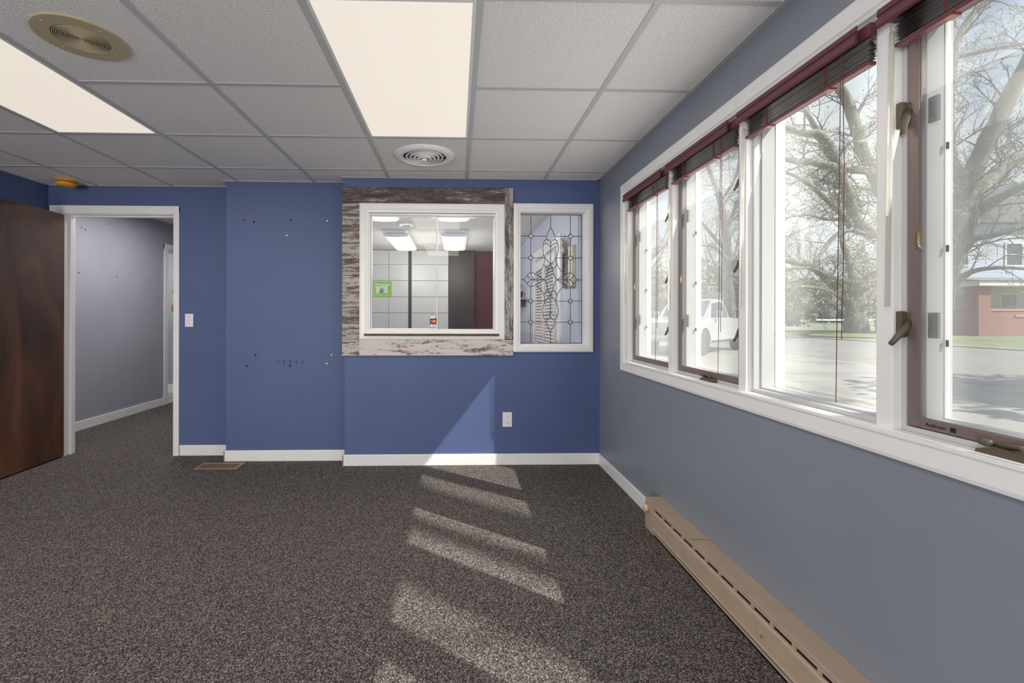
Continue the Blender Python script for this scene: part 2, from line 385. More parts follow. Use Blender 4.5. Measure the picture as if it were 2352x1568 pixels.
# anchors and holes left in the walls
for i, (x, z) in enumerate([(-1.706, 1.931), (-1.624, 1.917), (-1.333, 1.936), (-1.041, 1.933), (-1.364, 1.813), (-1.004, .851), (-1.043, .781), (-1.335, .762), (-1.677, .763), (-1.612, .85)]):
    MB().lathe([(.0075, 0), (.0075, -.003), (.003, -.004)], (x, Y2, z), 'y', 12).build('wall_anchor', whitep if i in (3, 4, 5, 6) else tandark, back, True)
smudge = mat('dark_scuff', lin((58, 68, 104)), .6)
for k, x in enumerate((-1.43, -1.385, -1.335, -1.285, -1.235)):
    h = (.012, .020, .024, .018, .012)[k]
    MB().prism([(x-.006, .795-h), (x, .79-h*1.1), (x+.006, .795-h), (x+.007, .80+h*.4), (x, .803+h*.5), (x-.007, .80+h*.4)], 'y', Y2-.0006, Y2).build('scuff_mark', smudge, back)
# ceiling with its suspension grid
ceil = struct(MB().box(XL-.12, XW+WT, YR-.12, Y1+.1, HC+.0035, HC+.30).build('ceiling', tile))
G, GX, GY = .6096, .081, 3.360
m_ = MB()
for i in range(-5, 2):
    x = GX+G*i
    ymax = Y1 if x < XE1 else (Y2 if x < XE2 else Y3)
    m_.box(x-.012, x+.012, YR, ymax, HC, HC+.013)
rows = [GY-G*j for j in range(0, 11)]
for j, y in enumerate(rows):
    for i in range(-6, 2):
        xa, xb = max(XL, GX+G*i+.012), min(XW, GX+G*(i+1)-.012)
        if i in (-1, -4) and j in (2, 6): continue          # a light spans two cells
        m_.box(xa, xb, y-.012, y+.012, HC+.0005, HC+.013)
struct(m_.build('trim_1', grid))
m_ = MB()                                     # wall angle
for a in ((XW-.022, XW, YR, Y3), (XL, XL+.022, YR, Y1)): m_.box(*a, HC-.001, HC+.013)
for a in ((XE2, XW, Y3-.022, Y3), (XE1, XE2+.0, Y2-.022, Y2), (XL, XE1, Y1-.022, Y1), (XE2-.022, XE2, Y3-.022, Y2), (XE1-.022, XE1, Y2-.022, Y1)): m_.box(*a, HC-.001, HC+.013)
struct(m_.build('trim_2', grid))
# baseboards
def baseboard(name, runs, h=.088, t=.013):
    mb = MB()
    for x0, x1, y0, y1 in runs: mb.box(x0, x1, y0, y1, .0, h, .005, 3)
    return struct(mb.build(name, white))
baseboard('baseboard_back', [(XE2-.014, XW, Y3-.014, Y3), (XE2-.014, XE2, Y3-.014, Y2), (XE1-.014, XE2-.014, Y2-.014, Y2), (XE1-.014, XE1, Y2-.014, Y1), (-2.300, XE1-.014, Y1-.014, Y1)])
baseboard('baseboard_right', [(XW-.013, XW, 2.492, Y3-.014)])
baseboard('baseboard_left', [(XL, XL+.013, YR, Y1)])

# ------------------------------------------------------------------ doorway on the left
JL, JR, DH = -3.243, -2.357, 2.005
m_ = MB()
m_.box(JL-.019, JL, Y1-.003, Y1+.105, 0, DH+.016); m_.box(JR, JR+.017, Y1-.003, Y1+.105, 0, DH+.016); m_.box(JL, JR, Y1-.003, Y1+.105, DH, DH+.016)
m_.box(JL, JL+.012, Y1+.045, Y1+.075, 0, DH); m_.box(JR-.012, JR, Y1+.045, Y1+.075, 0, DH); m_.box(JL+.012, JR-.012, Y1+.045, Y1+.075, DH-.012, DH)
m_.box(JR+.006, JR+.052, Y1-.017, Y1, 0, DH+.07, .004); m_.box(JL-.112, JL-.006, Y1-.017, Y1, 0, DH+.07, .004); m_.box(JL-.112, JR+.052, Y1-.0172, Y1, DH+.006, DH+.071, .004)
trim = struct(m_.build('trim_3', white))
MB().box(JR-.0135, JR-.0005, Y1+.02, Y1+.024, 1.02, 1.075).box(JR-.003, JR, Y1+.005, Y1+.04, 1.02, 1.075).build('strike_plate', brass, trim)
# door leaf, swung wide open into the room
hx, hy = JL+.012, Y1-.022
ang = math.atan2(-.91, .022)                  # from the hinge towards the room
dr = struct(thing('door_1', (hx, hy, .012), 'dark walnut flush door standing wide open at the left', 'door', rz=ang))
W_, T_, H_ = .895, .040, 1.985
MB().box(0, W_, -T_, 0, 0, H_, .002).build('leaf', walnut, dr, local=True)
k_ = MB()
for s in (1, -1):
    yo = 0 if s > 0 else -T_
    k_.lathe([(.030, 0), (.030, s*.006), (.012, s*.010), (.012, s*.035), (.026, s*.045), (.028, s*.060), (.018, s*.070), (.001, s*.072)], (W_-.065, yo, .95), 'y', 20)
k_.build('knob', brass, dr, True, local=True)
# light switch
t = thing('light_switch', (-2.227, Y1, 1.072), 'white light switch plate on the blue wall beside the doorway', 'light switch')
MB().box(-2.261, -2.193, Y1-.006, Y1, 1.072, 1.182, .003).build('plate', whitep, t)
MB().box(-2.232, -2.222, Y1-.016, Y1-.004, 1.118, 1.136, .002).build('toggle', whitep, t)
for z in (1.098, 1.156): MB().lathe([(.003, -.0075), (.003, -.004)], (-2.227, Y1, z), 'y', 10).build('screw', screwm, t)
# outlet
t = thing('wall_outlet', (.403, Y3, .297), 'white duplex power outlet low on the blue wall', 'outlet')
MB().box(.366, .440, Y3-.006, Y3, .297, .412, .003).build('plate', whitep, t)
for z in (.332, .377):
    r_ = MB().lathe([(.0165, -.0085), (.0165, -.004)], (.403, Y3, z), 'y', 24).build('receptacle', whitep, t)
    MB().box(.3955, .3975, Y3-.0092, Y3-.0082, z+.002, z+.010).box(.4085, .4105, Y3-.0092, Y3-.0082, z+.002, z+.010).lathe([(.0026, -.0092), (.0026, -.0082)], (.403, Y3, z-.007), 'y', 10).build('slots', blackm, r_)

# ------------------------------------------------------------------ hall beyond the doorway
XH, YF, HH = -3.82, 6.97, 2.39
m_ = MB(); wall_holes(m_, 'x', XH-.10, XH, Y1+.1, 8.0, 0, HH, [(6.12, 6.86, 0, 2.04)]); m_.box(XH, XL-.1, Y1+.09, Y1+.1, 0, HH)
hl = struct(m_.build('wall_hall_left', hallp))
for y, z in [(4.583, 2.058), (4.63, 2.05), (4.943, 2.171), (4.551, 1.6), (5.066, 1.602)]:
    MB().lathe([(.006, .0), (.006, .003), (.002, .004)], (XH, y+.15, z), 'x', 10).build('wall_anchor', tandark, hl)
struct(MB().box(-2.24, -2.14, Y1+.1, 8.0, 0, HH).build('wall_hall_right', hallp))
struct(MB().box(-5.6, -2.14, YF, YF+.1, 0, HH).build('wall_hall_end', mat('grey_green_paint', lin((160, 166, 170)), .6)))
struct(MB().box(-5.6, -5.5, 5.0, YF, 0, HH).box(-5.6, XH-.1, 4.9, 5.0, 0, HH).build('wall_side_room', hallp))
struct(MB().box(-5.6, -2.04, Y1+.09, 8.1, HH, HH+.1).box(-2.14, -2.04, Y1+.1, 8.0, HC, HH).build('ceiling', popcorn))
struct(MB().box(-5.6, XH-.02, 4.9, YF, -.1, .002).build('floor', vinylfloor))
baseboard('baseboard_hall', [(XH, XH+.014, Y1+.1, 6.03)], .095)
baseboard('baseboard_side_room', [(-5.5, -2.3, YF-.014, YF)], .135)
m_ = MB(); m_.box(XH, XH+.018, 6.03, 6.10, 0, 2.11, .004).box(XH, XH+.018, 6.87, 6.94, 0, 2.11, .004).box(XH, XH+.0182, 6.03, 6.94, 2.04, 2.111, .004)
m_.box(XH-.1, XH, 6.10, 6.12, 0, 2.04).box(XH-.1, XH, 6.86, 6.88, 0, 2.04).box(XH-.1, XH, 6.10, 6.88, 2.02, 2.04)
struct(m_.build('trim_4', white))

# ------------------------------------------------------------------ ceiling lights of the room
def troffer(i, jtop, label, parts=True):
    x0, x1 = GX+G*i+.012, GX+G*(i+1)-.012
    y1, y0 = GY-G*jtop-.012, GY-G*(jtop+2)+.012
    t = thing('ceiling_light', ((x0+x1)/2, (y0+y1)/2, HC), label, 'ceiling light', 'recessed fluorescent ceiling lights')
    b = MB()
    b.box(x0, x0+.014, y0, y1, HC-.0005, HC+.008, .002).box(x1-.014, x1, y0, y1, HC-.0005, HC+.008, .002)
    b.box(x0+.014, x1-.014, y0, y0+.014, HC-.0005, HC+.008, .002).box(x0+.014, x1-.014, y1-.014, y1, HC-.0005, HC+.008, .002)
    b.build('frame', alum, t)
    MB().box(x0+.014, x1-.014, y0+.014, y1-.014, HC+.0012, HC+.0034).build('diffuser', diff, t)
    a_ = area('tube_lamp', ((x0+x1)/2, (y0+y1)/2, HC-.003), x1-x0-.06, y1-y0-.06, ROOM_LAMP, (0, 0, -1), (1, .93, .83))
    return t
troffer(-1, 1, 'lit recessed ceiling light above the framed reception window')
troffer(-4, 1, 'lit recessed ceiling light at the left, beside the round speaker grille')
troffer(-1, 5, 'unseen recessed ceiling light added behind the viewer on the right'); troffer(-4, 5, 'unseen recessed ceiling light added behind the viewer on the left')  # unseen pair, added to light the room

# round speaker grille
sx_, sy_ = -1.458, 1.805
t = thing('ceiling_speaker', (sx_, sy_, HC), 'round tan metal speaker grille with fine concentric rings on a ceiling tile', 'speaker')
MB().lathe([(.151, .011), (.151, .0), (.148, -.0025), (.0925, -.0030), (.0910, -.0015), (.0910, .006)], (sx_, sy_, HC+.0), 'z', 72).build('rim', tan, t)
MB().lathe([(.091, .0105), (.091, .0022)], (sx_, sy_, HC), 'z', 48).build('recess', tandark, t)
g = MB()
for k in range(1, 15): g.torus((sx_, sy_, HC-.0005), .0062*k, .0020, 56, 6, 1.3)
g.build('grille', tan, t, True)
for a in range(4):
    an = PI/4+.35+a*PI/2
    MB().lathe([(.0062, 0), (.0055, -.003), (.0005, -.004)], (sx_+.122*math.cos(an), sy_+.122*math.sin(an), HC-.0005), 'z', 12).build('screw', tan, t, True)
# round air diffuser
vx, vy = -.214, 3.052
t = thing('air_diffuser', (vx, vy, HC), 'round white ceiling air vent with stepped rings near the far wall', 'vent')
MB().lathe([(.204, .011), (.204, .004), (.190, -.012), (.155, -.018), (.147, -.014), (.147, .008)], (vx, vy, HC), 'z', 64).build('outer_ring', white, t, True)
MB().lathe([(.146, .0105), (.146, .0022)], (vx, vy, HC), 'z', 48).build('duct', blackm, t)
for k, r in enumerate((.120, .094, .068, .042)):
    MB().lathe([(r+.001, .004), (r+.007, -.010-.004*k), (r+.003, -.014-.004*k), (r-.004, -.012-.004*k), (r-.003, .004)], (vx, vy, HC), 'z', 48).build('ring', white, t, True)
MB().lathe([(.004, .004), (.020, -.026), (.016, -.034), (.0005, -.036)], (vx, vy, HC), 'z', 24).build('centre_knob', white, t, True)
MB().tube([(vx-.14, vy, HC+.002), (vx+.14, vy, HC+.002)], .003, 6).tube([(vx, vy-.14, HC+.002), (vx, vy+.14, HC+.002)], .003, 6).build('spokes', white, t)
# smoke detector
dx_, dy_ = -3.105, 3.70
t = thing('smoke_detector', (dx_, dy_, HC), 'yellowed round smoke detector on the ceiling above the doorway', 'smoke detector')
MB().lathe([(.074, .011), (.076, .0), (.070, -.006), (.064, -.008)], (dx_, dy_, HC), 'z', 40).build('base_plate', yellowed, t, True)
MB().lathe([(.063, -.006), (.063, -.012), (.060, -.013), (.060, -.018), (.064, -.019), (.064, -.032), (.058, -.044), (.030, -.049), (.0005, -.049)], (dx_, dy_, HC), 'z', 40).build('cover', yellowed, t, True)
MB().lathe([(.061, -.0125), (.0615, -.0150), (.061, -.0180)], (dx_, dy_, HC), 'z', 40).build('slot', tandark, t)
# floor register
t = thing('floor_register', (-1.822, 3.560, 0), 'tan metal floor register set in the carpet by the blue wall', 'vent')
m_ = MB(); xa, xb, ya, yb = -1.985, -1.660, 3.485, 3.635
m_.box(xa, xb, ya, ya+.022, .002, .007, .001).box(xa, xb, yb-.022, yb, .002, .007, .001).box(xa, xa+.022, ya+.022, yb-.022, .002, .007, .001).box(xb-.022, xb, ya+.022, yb-.022, .002, .007, .001)
m_.build('frame', vent_m, t)
MB().box(xa+.02, xb-.02, ya+.02, yb-.02, .0008, .0018).build('duct', blackm, t)
m_ = MB()
for k in range(20):
    x = xa+.030+k*.0139; m_.box(x, x+.006, ya+.022, yb-.022, .002, .0055)
m_.build('louvres', vent_m, t)

# ------------------------------------------------------------------ the window bank in the right wall
m_ = MB().casing_x(XW, .015, -.125, 3.083, .800, 2.056, .072)
wc = struct(m_.build('trim_5', white))
m_ = MB()
MULL = [.552, 1.150, 1.748, 2.353]
for y in MULL: m_.box(XW-.001, XW+WT, y, y+.047, .868, 1.990, .003)
m_.box(XW-.02, XW+WT, -.05, 2.962, .858, .8695, .002)           # stool
m_.box(XW-.01, XW+WT, -.05, 2.962, 1.988, 2.0)
m_.box(XW+.002, XW+WT, -.062, -.05, .868, 1.99); m_.box(XW-.006, XW+WT, 2.962, 3.013, .862, 1.996, .002)
struct(m_.build('trim_6', white))
UN = [(MULL[3]+.047, 2.962, True), (MULL[2]+.047, MULL[3], True), (MULL[1]+.047, MULL[2], False), (MULL[0]+.047, MULL[1], True), (-.05, MULL[0], True)]
def lock(par, y, z, lever, sgn=1):
    b = MB().box(XW+.006, XW+.034, y-.013, y+.001, z-.034, z+.034, .004).box(XW+.020, XW+.034, y-.022, y-.010, z-.03, z+.03, .003).build('lock', bronze, par)
    MB().tube([(XW+.026, y-.016, z+.008), (XW+.012, y-.020, z-.010), (XW-.028 if lever else XW+.002, y-.022, z-.050 if lever else z-.056)], [.009, .0085, .006], 8).build('lever', bronze, b, True)
def crank(par, y, s=1.0):
    x, z = XW-.004, .8695
    b = MB().prism([(y-.055*s, z), (y+.055*s, z), (y+.050*s, z+.010), (y+.020*s, z+.020*s), (y-.045*s, z+.018*s), (y-.055*s, z+.010)], 'x', x, x+.030*s).build('crank_base', bronze, par)
    MB().tube([(x+.012, y+.025*s, z+.022), (x+.008, y-.02*s, z+.030), (x-.004, y-.040*s, z+.024)], [.006, .005, .006], 8).build('crank_arm', bronze, b, True)
    MB().lathe([(.0005, -.012), (.007, -.010), (.008, 0), (.007, .010), (.0005, .012)], (x+.004, y+.036*s, z+.026), 'y', 12).build('crank_knob', bronze, b, True)
GLX = XW+.108
for n, (a, b_, screened) in enumerate(UN):
    f = struct(MB().frame_x(XW+.022, XW+WT, a, b_, .8695, 1.988, .013, .016).build('window_%d' % (n+1), vinyl))
    if screened:
        MB().frame_x(XW+.058, XW+.116, a+.013, b_-.013, .885, 1.972, .017, .020, bev=.002).build('sash', vinyl, f)
        MB().box(GLX, GLX+.004, a+.030, b_-.030, .904, 1.953).build('pane', pane_m, f)
        g = MB().frame_x(GLX-.004, GLX+.010, a+.0285, b_-.0285, .902, 1.955, .003, .006).build('glazing_bead', alum, f)
        sf = MB().frame_x(XW+.024, XW+.040, a+.0145, b_-.0145, .888, 1.970, .027, .024, bev=.0015).build('screen_frame', brownal, f)
        MB().frame_x(XW+.0285, XW+.0310, a+.040, b_-.040, .911, 1.947, .003, .003).build('spline', mat('spline', (.20, .19, .19), .6), sf)
        q = MB(); vv = [q.bm.verts.new((XW+.0335, y, z)) for y, z in ((a+.041, .911), (b_-.041, .911), (b_-.041, 1.947), (a+.041, 1.947))]; q.bm.faces.new(vv)
        q.build('insect_screen', scr, sf)
        yc = b_-.040
        cl = MB().box(XW+.0225, XW+.030, yc-.004, yc+.006, 1.335, 1.382, .001).build('spring_clip', brass, sf)
        MB().tube([(XW+.0235, yc-.002, 1.378), (XW+.020, yc-.006, 1.345), (XW+.022, yc-.010, 1.333)], [.0022, .0022, .004], 8).build('latch_pin', steel, cl, True)
        for z in (1.145, 1.684):
            MB().box(XW+.050, XW+.057, b_-.064, b_-.040, z-.034, z+.030, .001).lathe([(.003, .048), (.003, .051)], (XW, b_-.046, z+.022), 'x', 8).lathe([(.003, .048), (.003, .051)], (XW, b_-.046, z-.026), 'x', 8).build('keeper_plate', steel, f)
        for z in (1.10, 1.34, 1.60): MB().box(GLX-.006, GLX-.001, b_-.0385, b_-.0350, z-.011, z+.006).build('setting_block', blackm, f)
        if n in (3, 4):
            for z in (1.145, 1.684): lock(f, b_-.0005, z, z < 1.3)
        else:
            for z in (1.09, 1.37, 1.70):
                MB().tube([(XW+.012, a+.016, z+.02), (XW+.002, a+.013, z), (XW-.012, a+.012, z-.025)], [.007, .006, .004], 8).build('lever', bronze, f, True)
    else:
        MB().frame_x(XW+.050, XW+.100, a+.0125, b_-.0125, .8855, 1.9725, .006, .006).build('stop', vinyl, f)
        MB().frame_x(GLX-.006, GLX+.012, a+.013, b_-.013, .886, 1.972, .007, .007).build('glazing_bead', alum, f)
        MB().box(GLX, GLX+.004, a+.018, b_-.018, .890, 1.968).build('pane', pane_m, f)
        for z in (1.10, 1.34, 1.60): MB().box(GLX-.012, GLX-.006, b_-.0170, b_-.0130, z-.011, z+.006).build('setting_block', blackm, f)
    if n == 1: crank(f, 2.03, .95)
    if n == 3: crank(f, .905, 1.05)
    if n == 3:
        text('Andersen', .012, blackm, sf, (XW+.0238, b_-.058, .8955), (PI/2, 0, -PI/2), 'maker_lettering', shear=.3, align='LEFT')
        MB().box(XW+.0237, XW+.0242, b_-.128, b_-.116, .894, .905).build('maker_mark', blackm, sf)
        MB().box(XW+.0233, XW+.0245, b_-.050, b_-.0145, .888, .889).build('corner_edge', brass, sf)

# mini blinds, pulled all the way up
def blind(a, b_, label, wand_z):
    y0, y1 = a+.004, b_-.006
    t = thing('mini_blind', (XW, (y0+y1)/2, 1.84), label, 'window blind', 'raised maroon mini blinds')
    MB().box(XW-.018, XW+.014, y0-.004, y1+.004, 1.926, 1.962, .002).build('headrail', maroon, t)
    pr = [(XW-.034, 1.918), (XW-.038, 1.923), (XW-.038, 1.940), (XW-.033, 1.944), (XW-.033, 1.947), (XW-.037, 1.951), (XW-.035, 1.966), (XW-.030, 1.969), (XW-.030, 1.918)]
    MB().prism(pr, 'y', y0+.022, b_+.010).build('valance', maroon, t)
    s = MB()
    for k in range(9):
        z = 1.868+.0064*k; j = random.uniform(-.003, .003); xc = XW-.006+random.uniform(-.002, .002)
        pts = [(xc-.0125, z), (xc-.006, z+.0022), (xc, z+.003), (xc+.006, z+.0022), (xc+.0125, z)]
        s.prism(pts + [(p[0], p[1]-.0010) for p in reversed(pts)], 'y', y0+.004+j, y1-.014+j)
    s.build('slats', maroon_slat, t)
    MB().box(XW-.020, XW+.008, y0+.003, y1-.014, 1.850, 1.862, .005, 3).build('bottom_rail', maroon, t, True)
    for yy in (y0+.14, y1-.14):
        MB().box(XW-.022, XW+.004, yy-.011, yy+.011, 1.846, 1.852, .002).build('clip', redclip, t)
        MB().tube([(XW-.0195, yy, 1.925), (XW-.0195, yy, 1.86)], .0016, 6).tube([(XW-.0195, yy+.006, 1.925), (XW-.0195, yy+.006, 1.86)], .0016, 6).build('ladder_cord', cordm, t)
    yc = a+.088
    MB().tube([(XW-.024, yc, 1.925), (XW-.023, yc+.004, 1.6), (XW-.024, yc+.010, 1.2), (XW-.026, yc+.012, .915)], .0011, 5).build('pull_cord', cordm, t)
    MB().tube([(XW-.024, yc-.006, 1.925), (XW-.023, yc-.012, 1.6), (XW-.024, yc-.010, 1.3), (XW-.026, yc-.007, 1.10)], .0011, 5).build('pull_cord', cordm, t)
    yw = y1-.014
    MB().tube([(XW-.026, yw, 1.91), (XW-.026, yw-.002, 1.885)], .003, 6).tube([(XW-.026, yw-.002, 1.89), (XW-.029, yw+.006, wand_z)], .0056, 6).build('tilt_wand', clearp, t)
    return t
blind(UN[0][0], UN[0][1], 'raised maroon mini blind in the window nearest the far wall', 1.25)
blind(UN[1][0], UN[1][1], 'raised maroon mini blind in the second window from the far wall', 1.20)
blind(UN[2][0], UN[2][1], 'raised maroon mini blind in the unscreened window with the wide tree view', 1.20)
blind(UN[3][0], UN[3][1], 'raised maroon mini blind at the top right, nearest the viewer', 1.19)

# baseboard heater
XF = 1.050; ye, yn = 2.486, .10
t = thing('baseboard_heater', (1.09, (ye+yn)/2, 0), 'long beige electric baseboard heater along the wall under the windows', 'heater')
MB().box(XF-.002, XW, .95+.0, ye, .160, .168, .002).box(XF-.002, XW, 2.015, 2.0155, .1605, .1685).build('top_cover', beige, t)
MB().box(XF-.002, XW, yn, .948, .160, .168, .002).build('top_cover', beige, t)
MB().box(XF-.0022, XW, 1.9995, 2.001, .1682, .1686).build('top_seam', tandark, t)
MB().box(1.062, XW, yn, ye-.10, .022, .160).build('heating_chamber', blackm, t)
m_ = MB()
m_.box(XF, XF+.006, yn, ye-.101, .146, .160)
y = ye-.101; k = 0
while y > yn+.11:
    m_.box(XF, XF+.006, y-.014, y, .129, .146); y -= .0995
m_.box(XF, XF+.006, yn, y, .129, .146)
m_.build('slot_grille', beige, t)
MB().prism([(XF-.004, .030), (XF-.007, .036), (XF-.004, .044), (XF-.003, .120), (XF+.003, .129), (XF+.009, .129), (XF+.009, .030)], 'y', yn, ye-.101).build('front_panel', beige, t)
MB().box(XF, XW, yn, ye-.101, .004, .010).box(XF, XF+.003, yn, ye-.101, .004, .022).build('bottom_lip', beige, t)
m_ = MB().box(XF, XW, ye-.100, ye, .0, .1595, .002).build('thermostat_housing', beige, t)
MB().box(XF-.003, XF, ye-.098, ye-.002, .010, .150, .001).build('thermostat_plate', beige, m_)
MB().lathe([(.020, -.003), (.0195, -.018), (.017, -.022), (.0005, -.022)], (XF, ye-.035, .122), 'x', 24).build('thermostat_knob', cream, t, True)
MB().lathe([(.004, -.006), (.0035, -.009), (.0005, -.0095)], (XF, 1.52, .075), 'x', 10).build('screw', screwm, t)

# ------------------------------------------------------------------ reception window and its plank surround
YB = Y3
t = thing('plank_surround', (-.22, YB, .856), 'rustic weathered wood plank surround around the white reception window', 'wood surround')
def plank(x0, x1, z0, z1, wa, ax, sd_): MB().box(x0, x1, YB-.019, YB, z0+.0016, z1-.0016, .0015).build('plank', plank_mat('weathered_plank', wa, ax, sd_), t)
plank(-.886, .378, 2.043, 2.168, .26, 'x', 1.3)
plank(.379, .447, .985, 2.170, .60, 'z', 4.1)
plank(-.7515, .447, .857, .984, .86, 'x', 8.2)
zz = 2.0425; hs = [.064]+[.1246]*9
for k, h in enumerate(hs):
    plank(-.884, -.752, max(.857, zz-h), zz, [.74, .62, .56, .64, .50, .74, .66, .56, .72, .80][k], 'x', 11+k*3.1); zz -= h
wf = struct(MB().casing_y(YB, .020, -.7515, .3785, .984, 2.0425, .072).build('window_8', white))
MB().frame_y(YB-.006, YB+.085, -.6815, .3115, 1.046, 1.966, .012, .014).build('track', alum, wf)
lf = MB().frame_y(YB+.012, YB+.026, -.668, -.146, 1.060, 1.952, .008, .010).build('sliding_panel', alum, wf)
MB().box(-.660, -.154, YB+.017, YB+.021, 1.070, 1.942).build('pane', inner_glass, lf)
rf_ = MB().frame_y(YB+.034, YB+.046, -.160, .298, 1.058, 1.952, .006, .006).build('sliding_panel', alum, wf)
MB().box(-.154, .292, YB+.038, YB+.042, 1.064, 1.946).build('pane', inner_glass, rf_)
MB().box(-.714, .335, YB-.036, YB-.018, 1.012, 1.029, .004).build('ledge', ledge_m, wf)
# decals on the glass
SY = YB+.0165
green = mat('decal_green', lin((112, 178, 46)), .4); dwhite = mat('decal_white', (.85, .85, .85), .4); cardg = mat('decal_silver', lin((190, 196, 188)), .4)
teal = mat('decal_teal', lin((40, 140, 120)), .4); leaf2 = mat('decal_leaf', lin((96, 150, 50)), .4); dteal = mat('decal_dark', lin((40, 66, 62)), .4)
navy = mat('decal_black', lin((22, 24, 34)), .4); red = mat('decal_red', lin((206, 40, 36)), .4); orange = mat('decal_orange', lin((244, 130, 46)), .4); vblue = mat('decal_blue', lin((34, 52, 140)), .4); gold = mat('decal_gold', lin((232, 164, 50)), .4)
gx0, gx1, gz0, gz1 = -.652, -.507, 1.318, 1.436
t = thing('payment_sticker', ((gx0+gx1)/2, SY, gz0), 'green square sticker reading We accept on the left glass pane', 'sticker')
MB().box(gx0, gx1, SY-.0006, SY, gz0, gz1).build('sheet', green, t)
text('We accept', .027, dwhite, t, ((gx0+gx1)/2+.001, SY-.0012, gz1-.031), (PI/2, 0, 0), 'lettering')
cx_, cz_ = (gx0+gx1)/2-.004, gz0+.052
cp = [(-.049, .030), (.044, .032), (.048, -.022), (-.043, -.029)]
MB().prism([(cx_+p[0], cz_+p[1]) for p in cp], 'y', SY-.0010, SY-.0006).build('card_picture', cardg, t)
def leafshape(p0, p1, bulge, m, nm='leaf_mark'):
    pts = []; d = (p1[0]-p0[0], p1[1]-p0[1]); n_ = (-d[1], d[0])
    for i in range(9): u = i/8; pts.append((p0[0]+d[0]*u+n_[0]*bulge[0]*math.sin(PI*u), p0[1]+d[1]*u+n_[1]*bulge[0]*math.sin(PI*u)))
    for i in range(1, 8): u = 1-i/8; pts.append((p0[0]+d[0]*u+n_[0]*bulge[1]*math.sin(PI*u), p0[1]+d[1]*u+n_[1]*bulge[1]*math.sin(PI*u)))
    MB().prism([(cx_+p[0], cz_+p[1]) for p in pts], 'y', SY-.0014, SY-.0010).build(nm, m, t)
leafshape((-.018, -.010), (.0, .024), (.10, -.22), leaf2); leafshape((-.016, -.012), (.017, .014), (.08, -.24), teal); leafshape((-.030, -.017), (.024, -.002), (-.04, -.24), dteal)
text('for your health, beauty and wellness needs', .0066, dwhite, t, ((gx0+gx1)/2, SY-.0012, gz0+.008), (PI/2, 0, 0), 'small_lettering')
kx0, kx1, kz0, kz1 = -.206, -.155, 1.073, 1.178
t = thing('card_sticker', ((kx0+kx1)/2, SY, kz0), 'narrow black sticker with stacked payment card marks low on the glass', 'sticker')
MB().box(kx0, kx1, SY-.0006, SY, kz0, kz1).build('sheet', navy, t)
kc = (kx0+kx1)/2; p3 = (kz1-kz0)/3
MB().box(kx0+.002, kx1-.003, SY-.0009, SY-.0006, kz1-p3+.003, kz1-.003).build('upper_panel', dwhite, t)
text('DISCOVER', .0085, navy, t, (kc, SY-.0012, kz1-.016), (PI/2, 0, 0), 'upper_lettering')
MB().prism([(kx0+.016, kz1-p3+.0035), (kx1-.0035, kz1-p3+.0035), (kx1-.0035, kz1-p3+.013), (kx0+.034, kz1-p3+.0065)], 'y', SY-.0012, SY-.0009).build('orange_corner', orange, t)
zc = kz0+p3*1.5
MB().lathe([(.0125, -.0010), (.0125, -.0006)], (kc-.008, SY, zc), 'y', 28).build('left_disc', red, t)
MB().lathe([(.0125, -.0014), (.0125, -.0010)], (kc+.008, SY, zc), 'y', 28).build('right_disc', orange, t)
text('MasterCard', .0072, dwhite, t, (kc, SY-.0017, zc-.0025), (PI/2, 0, 0), 'middle_lettering')
MB().box(kx0+.002, kx1-.002, SY-.0009, SY-.0006, kz0+.002, kz0+p3-.003).build('lower_panel', dwhite, t)
MB().box(kx0+.004, kx1-.004, SY-.0012, SY-.0009, kz0+p3-.010, kz0+p3-.005).build('blue_band', vblue, t)
MB().box(kx0+.004, kx1-.004, SY-.0012, SY-.0009, kz0+.003, kz0+.008).build('gold_band', gold, t)
text('VISA', .013, vblue, t, (kc, SY-.0012, kz0+.011), (PI/2, 0, 0), 'lower_lettering', shear=.25)

# ------------------------------------------------------------------ leaded glass window
wl = struct(MB().casing_y(YB, .022, .449, 1.078, .886, 2.050, .056).build('window_9', white))
MB().frame_y(YB-.004, YB+.095, .492, 1.032, .936, 1.996, .012, .012).build('jamb', white, wl)
CX, CZ, u_ = .752, 1.458, .000833
GYL = YB+.045
MB().box(.504, 1.020, GYL-.002, GYL+.002, .948, 1.984).build('pane', inner_glass, wl)
cam_mb = MB()
def cm(pts, sx=1, sz=1, r=.0026):
    q = [(CX+sx*p[0]*u_, GYL-.003, CZ-sz*p[1]*u_) for p in pts]
    cam_mb.tube(q, r, 6)
def sm(pts, n=5):                              # Catmull-Rom
    P = [pts[0]]+list(pts)+[pts[-1]]; out = []
    for i in range(1, len(P)-2):
        for k in range(n):
            t_ = k/n; a, b, c, d = P[i-1], P[i], P[i+1], P[i+2]
            out.append(tuple(.5*((2*b[j])+(-a[j]+c[j])*t_+(2*a[j]-5*b[j]+4*c[j]-d[j])*t_*t_+(-a[j]+3*b[j]-3*c[j]+d[j])*t_**3) for j in (0, 1)))
    out.append(tuple(pts[-1])); return out
HX, T_u, B_u = 300, -620, 608
cm([(-HX, T_u), (HX, T_u)]); cm([(-HX, B_u), (HX, B_u)]); cm([(-HX, T_u), (-HX, B_u)]); cm([(HX, T_u), (HX, B_u)])
